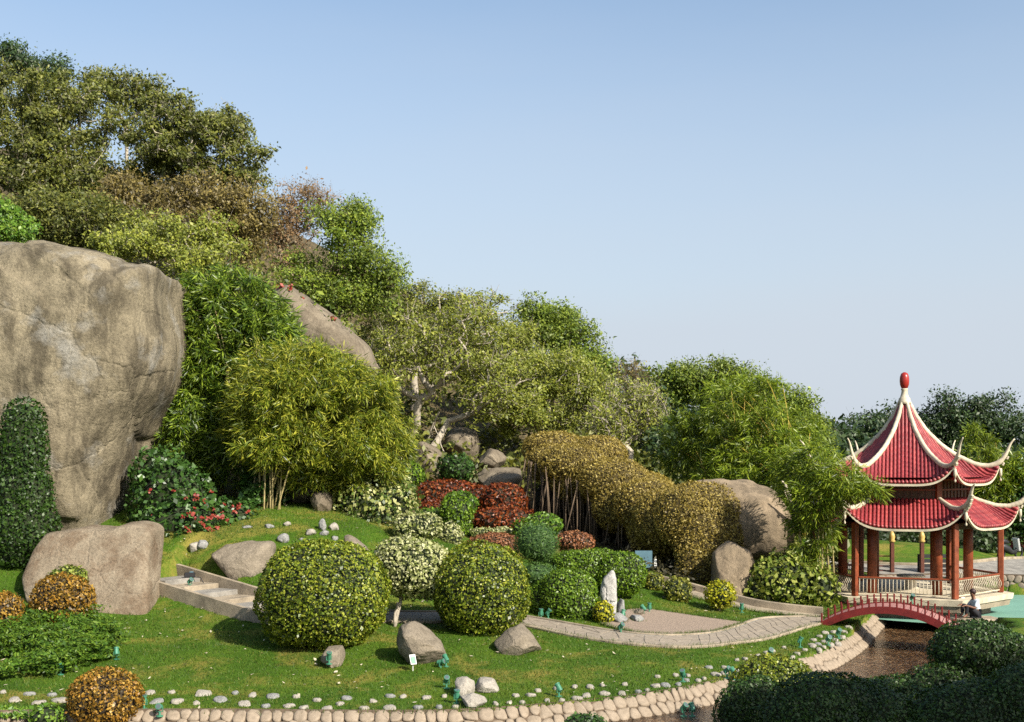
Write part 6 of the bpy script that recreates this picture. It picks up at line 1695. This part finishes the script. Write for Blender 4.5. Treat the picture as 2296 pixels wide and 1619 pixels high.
def person(p, rz):
    g = tag(empty('person', p, rz), 'person in a pale shirt and dark trousers sitting with bent knees beside the pavilion', 'person')
    # faces -x (after rz), seat on the ground
    J = [(0, 0, 0.14, .13), (-0.02, 0, 0.32, .12), (-0.07, 0, 0.50, .13), (-0.10, 0, 0.60, .07), (-0.13, 0, 0.68, .055), (-0.15, 0, 0.76, .085), (-0.16, 0, 0.86, .075)]
    Ed = [(0, 1), (1, 2), (2, 3), (3, 4), (4, 5), (5, 6)]
    for s in (-1, 1):
        b = len(J)
        J += [(-0.06, s * 0.17, 0.53, .055), (-0.20, s * 0.24, 0.33, .042), (-0.42, s * 0.16, 0.40, .034), (-0.48, s * 0.14, 0.41, .03)]
        Ed += [(2, b), (b, b + 1), (b + 1, b + 2), (b + 2, b + 3)]
        for k, (dy, ln_) in enumerate(((-0.030, .07), (-0.010, .085), (0.010, .085), (0.028, .065))):
            J += [(-0.52, s * 0.14 + dy, 0.41, .009), (-0.52 - ln_, s * 0.14 + dy * 1.2, 0.37, .008)]
            Ed += [(b + 3, len(J) - 2), (len(J) - 2, len(J) - 1)]
        J += [(-0.50, s * 0.10, 0.40, .010), (-0.54, s * 0.08, 0.36, .009)]
        Ed += [(b + 3, len(J) - 2), (len(J) - 2, len(J) - 1)]
        b = len(J)
        J += [(-0.04, s * 0.10, 0.13, .085), (-0.40, s * 0.13, 0.42, .062), (-0.44, s * 0.13, 0.08, .045), (-0.56, s * 0.14, 0.035, .035)]
        Ed += [(0, b), (b, b + 1), (b + 1, b + 2), (b + 2, b + 3)]
    skinned('body', J, Ed, M['skin'], g)
    S = [(0.0, 0, 0.16, .145), (-0.02, 0, 0.33, .14), (-0.07, 0, 0.50, .15), (-0.10, 0, 0.60, .085)]
    Es = [(0, 1), (1, 2), (2, 3)]
    for s in (-1, 1):
        b = len(S); S += [(-0.06, s * 0.17, 0.53, .072), (-0.19, s * 0.235, 0.35, .06)]; Es += [(2, b), (b, b + 1)]
    skinned('shirt', S, Es, M['shirt'], g)
    T = [(0, 0, 0.12, .15)]; Et = []
    for s in (-1, 1):
        b = len(T); T += [(-0.06, s * 0.10, 0.14, .10), (-0.40, s * 0.13, 0.42, .078), (-0.44, s * 0.13, 0.12, .06)]; Et += [(0, b), (b, b + 1), (b + 1, b + 2)]
    skinned('trousers', T, Et, M['trousers'], g)
    hv, hf = core_mesh(np.array([-0.135, 0, 0.835]), np.array([0.105, 0.095, 0.115]), 2.0, 1, 18, 12, 1.0)
    hv[:, 2] = np.where((hv[:, 0] < -0.17) & (hv[:, 2] < 0.83), 0.83, hv[:, 2])
    link('hair', mesh('hair', hv, hf, M['hair']), g)
pp = P(2190, 1384, 39.2)
person((pp[0], pp[1], pp[2]), 0.15)
tag(MB().box((pp[0] - 0.05, pp[1] + 0.1, pp[2] - 0.27), (1.6, 0.9, 0.5), 0.1, bev=0.05).build('stone_ledge', M['concrete']), 'pale stone ledge carrying the sitting person', 'ledge')
wp = P(2157, 1370, 40.6)
tag(MB().box((wp[0], wp[1], -0.05), (0.16, 0.16, 0.75), 0.2, bev=0.015).build('white_post', M['white']), 'short white post under the pavilion corner', 'post')

# ------------------------------------------------------------------ near right hedge with sun and shade painted into its leaf colours, and the trees that shade it
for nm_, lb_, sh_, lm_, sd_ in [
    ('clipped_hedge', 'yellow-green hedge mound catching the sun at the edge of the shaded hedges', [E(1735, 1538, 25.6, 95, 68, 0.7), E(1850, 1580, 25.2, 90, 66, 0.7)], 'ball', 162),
    ('clipped_hedge', 'shaded round hedge mound at the water end of the near hedges', [E(1692, 1600, 23.8, 88, 82, 0.8)], 'hedge_shaded', 163),
    ('clipped_hedge', 'broad shaded hedge mound lowest in the near corner', [E(1850, 1628, 21.6, 150, 118, 0.7), E(1960, 1640, 21.4, 120, 95, 0.7)], 'hedge_shaded', 164),
    ('clipped_hedge', 'long shaded hedge mound sloping up towards the rounded bush', [E(2010, 1580, 23.2, 150, 62, 0.6), E(2120, 1560, 23.2, 110, 70, 0.6)], 'hedge_shaded', 165),
    ('clipped_bush', 'tallest shaded round bush of the near corner in front of the pond', [E(2185, 1462, 23.6, 100, 72, 0.8), E(2250, 1490, 23.6, 90, 72, 0.8)], 'hedge_shaded', 166),
    ('clipped_hedge', 'shaded hedge mound in the extreme near corner', [E(2200, 1640, 21.2, 190, 112, 0.6), E(2310, 1610, 21.0, 130, 120, 0.6)], 'hedge_shaded', 167)]:
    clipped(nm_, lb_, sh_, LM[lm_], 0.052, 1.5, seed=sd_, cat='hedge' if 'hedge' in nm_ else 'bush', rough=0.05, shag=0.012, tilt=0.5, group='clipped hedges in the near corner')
for i, (c, r, lb) in enumerate([((17.0, 8.5, 10.7), (3.6, 3.2, 3.2), 'tall shade tree standing right of the viewpoint'), ((21.0, 8.5, 10.7), (3.6, 3.4, 3.4), 'second tall shade tree standing right of the viewpoint')]):
    tree('shade_tree', lb, (c[0] + 1, c[1] - 1, -0.1), [(np.array(c), np.array(r))], 170, 90, 0.45, 1.1, LM['treedark'], M['bark'], 300 + i, group='trees beside the viewpoint', shell=0.6)
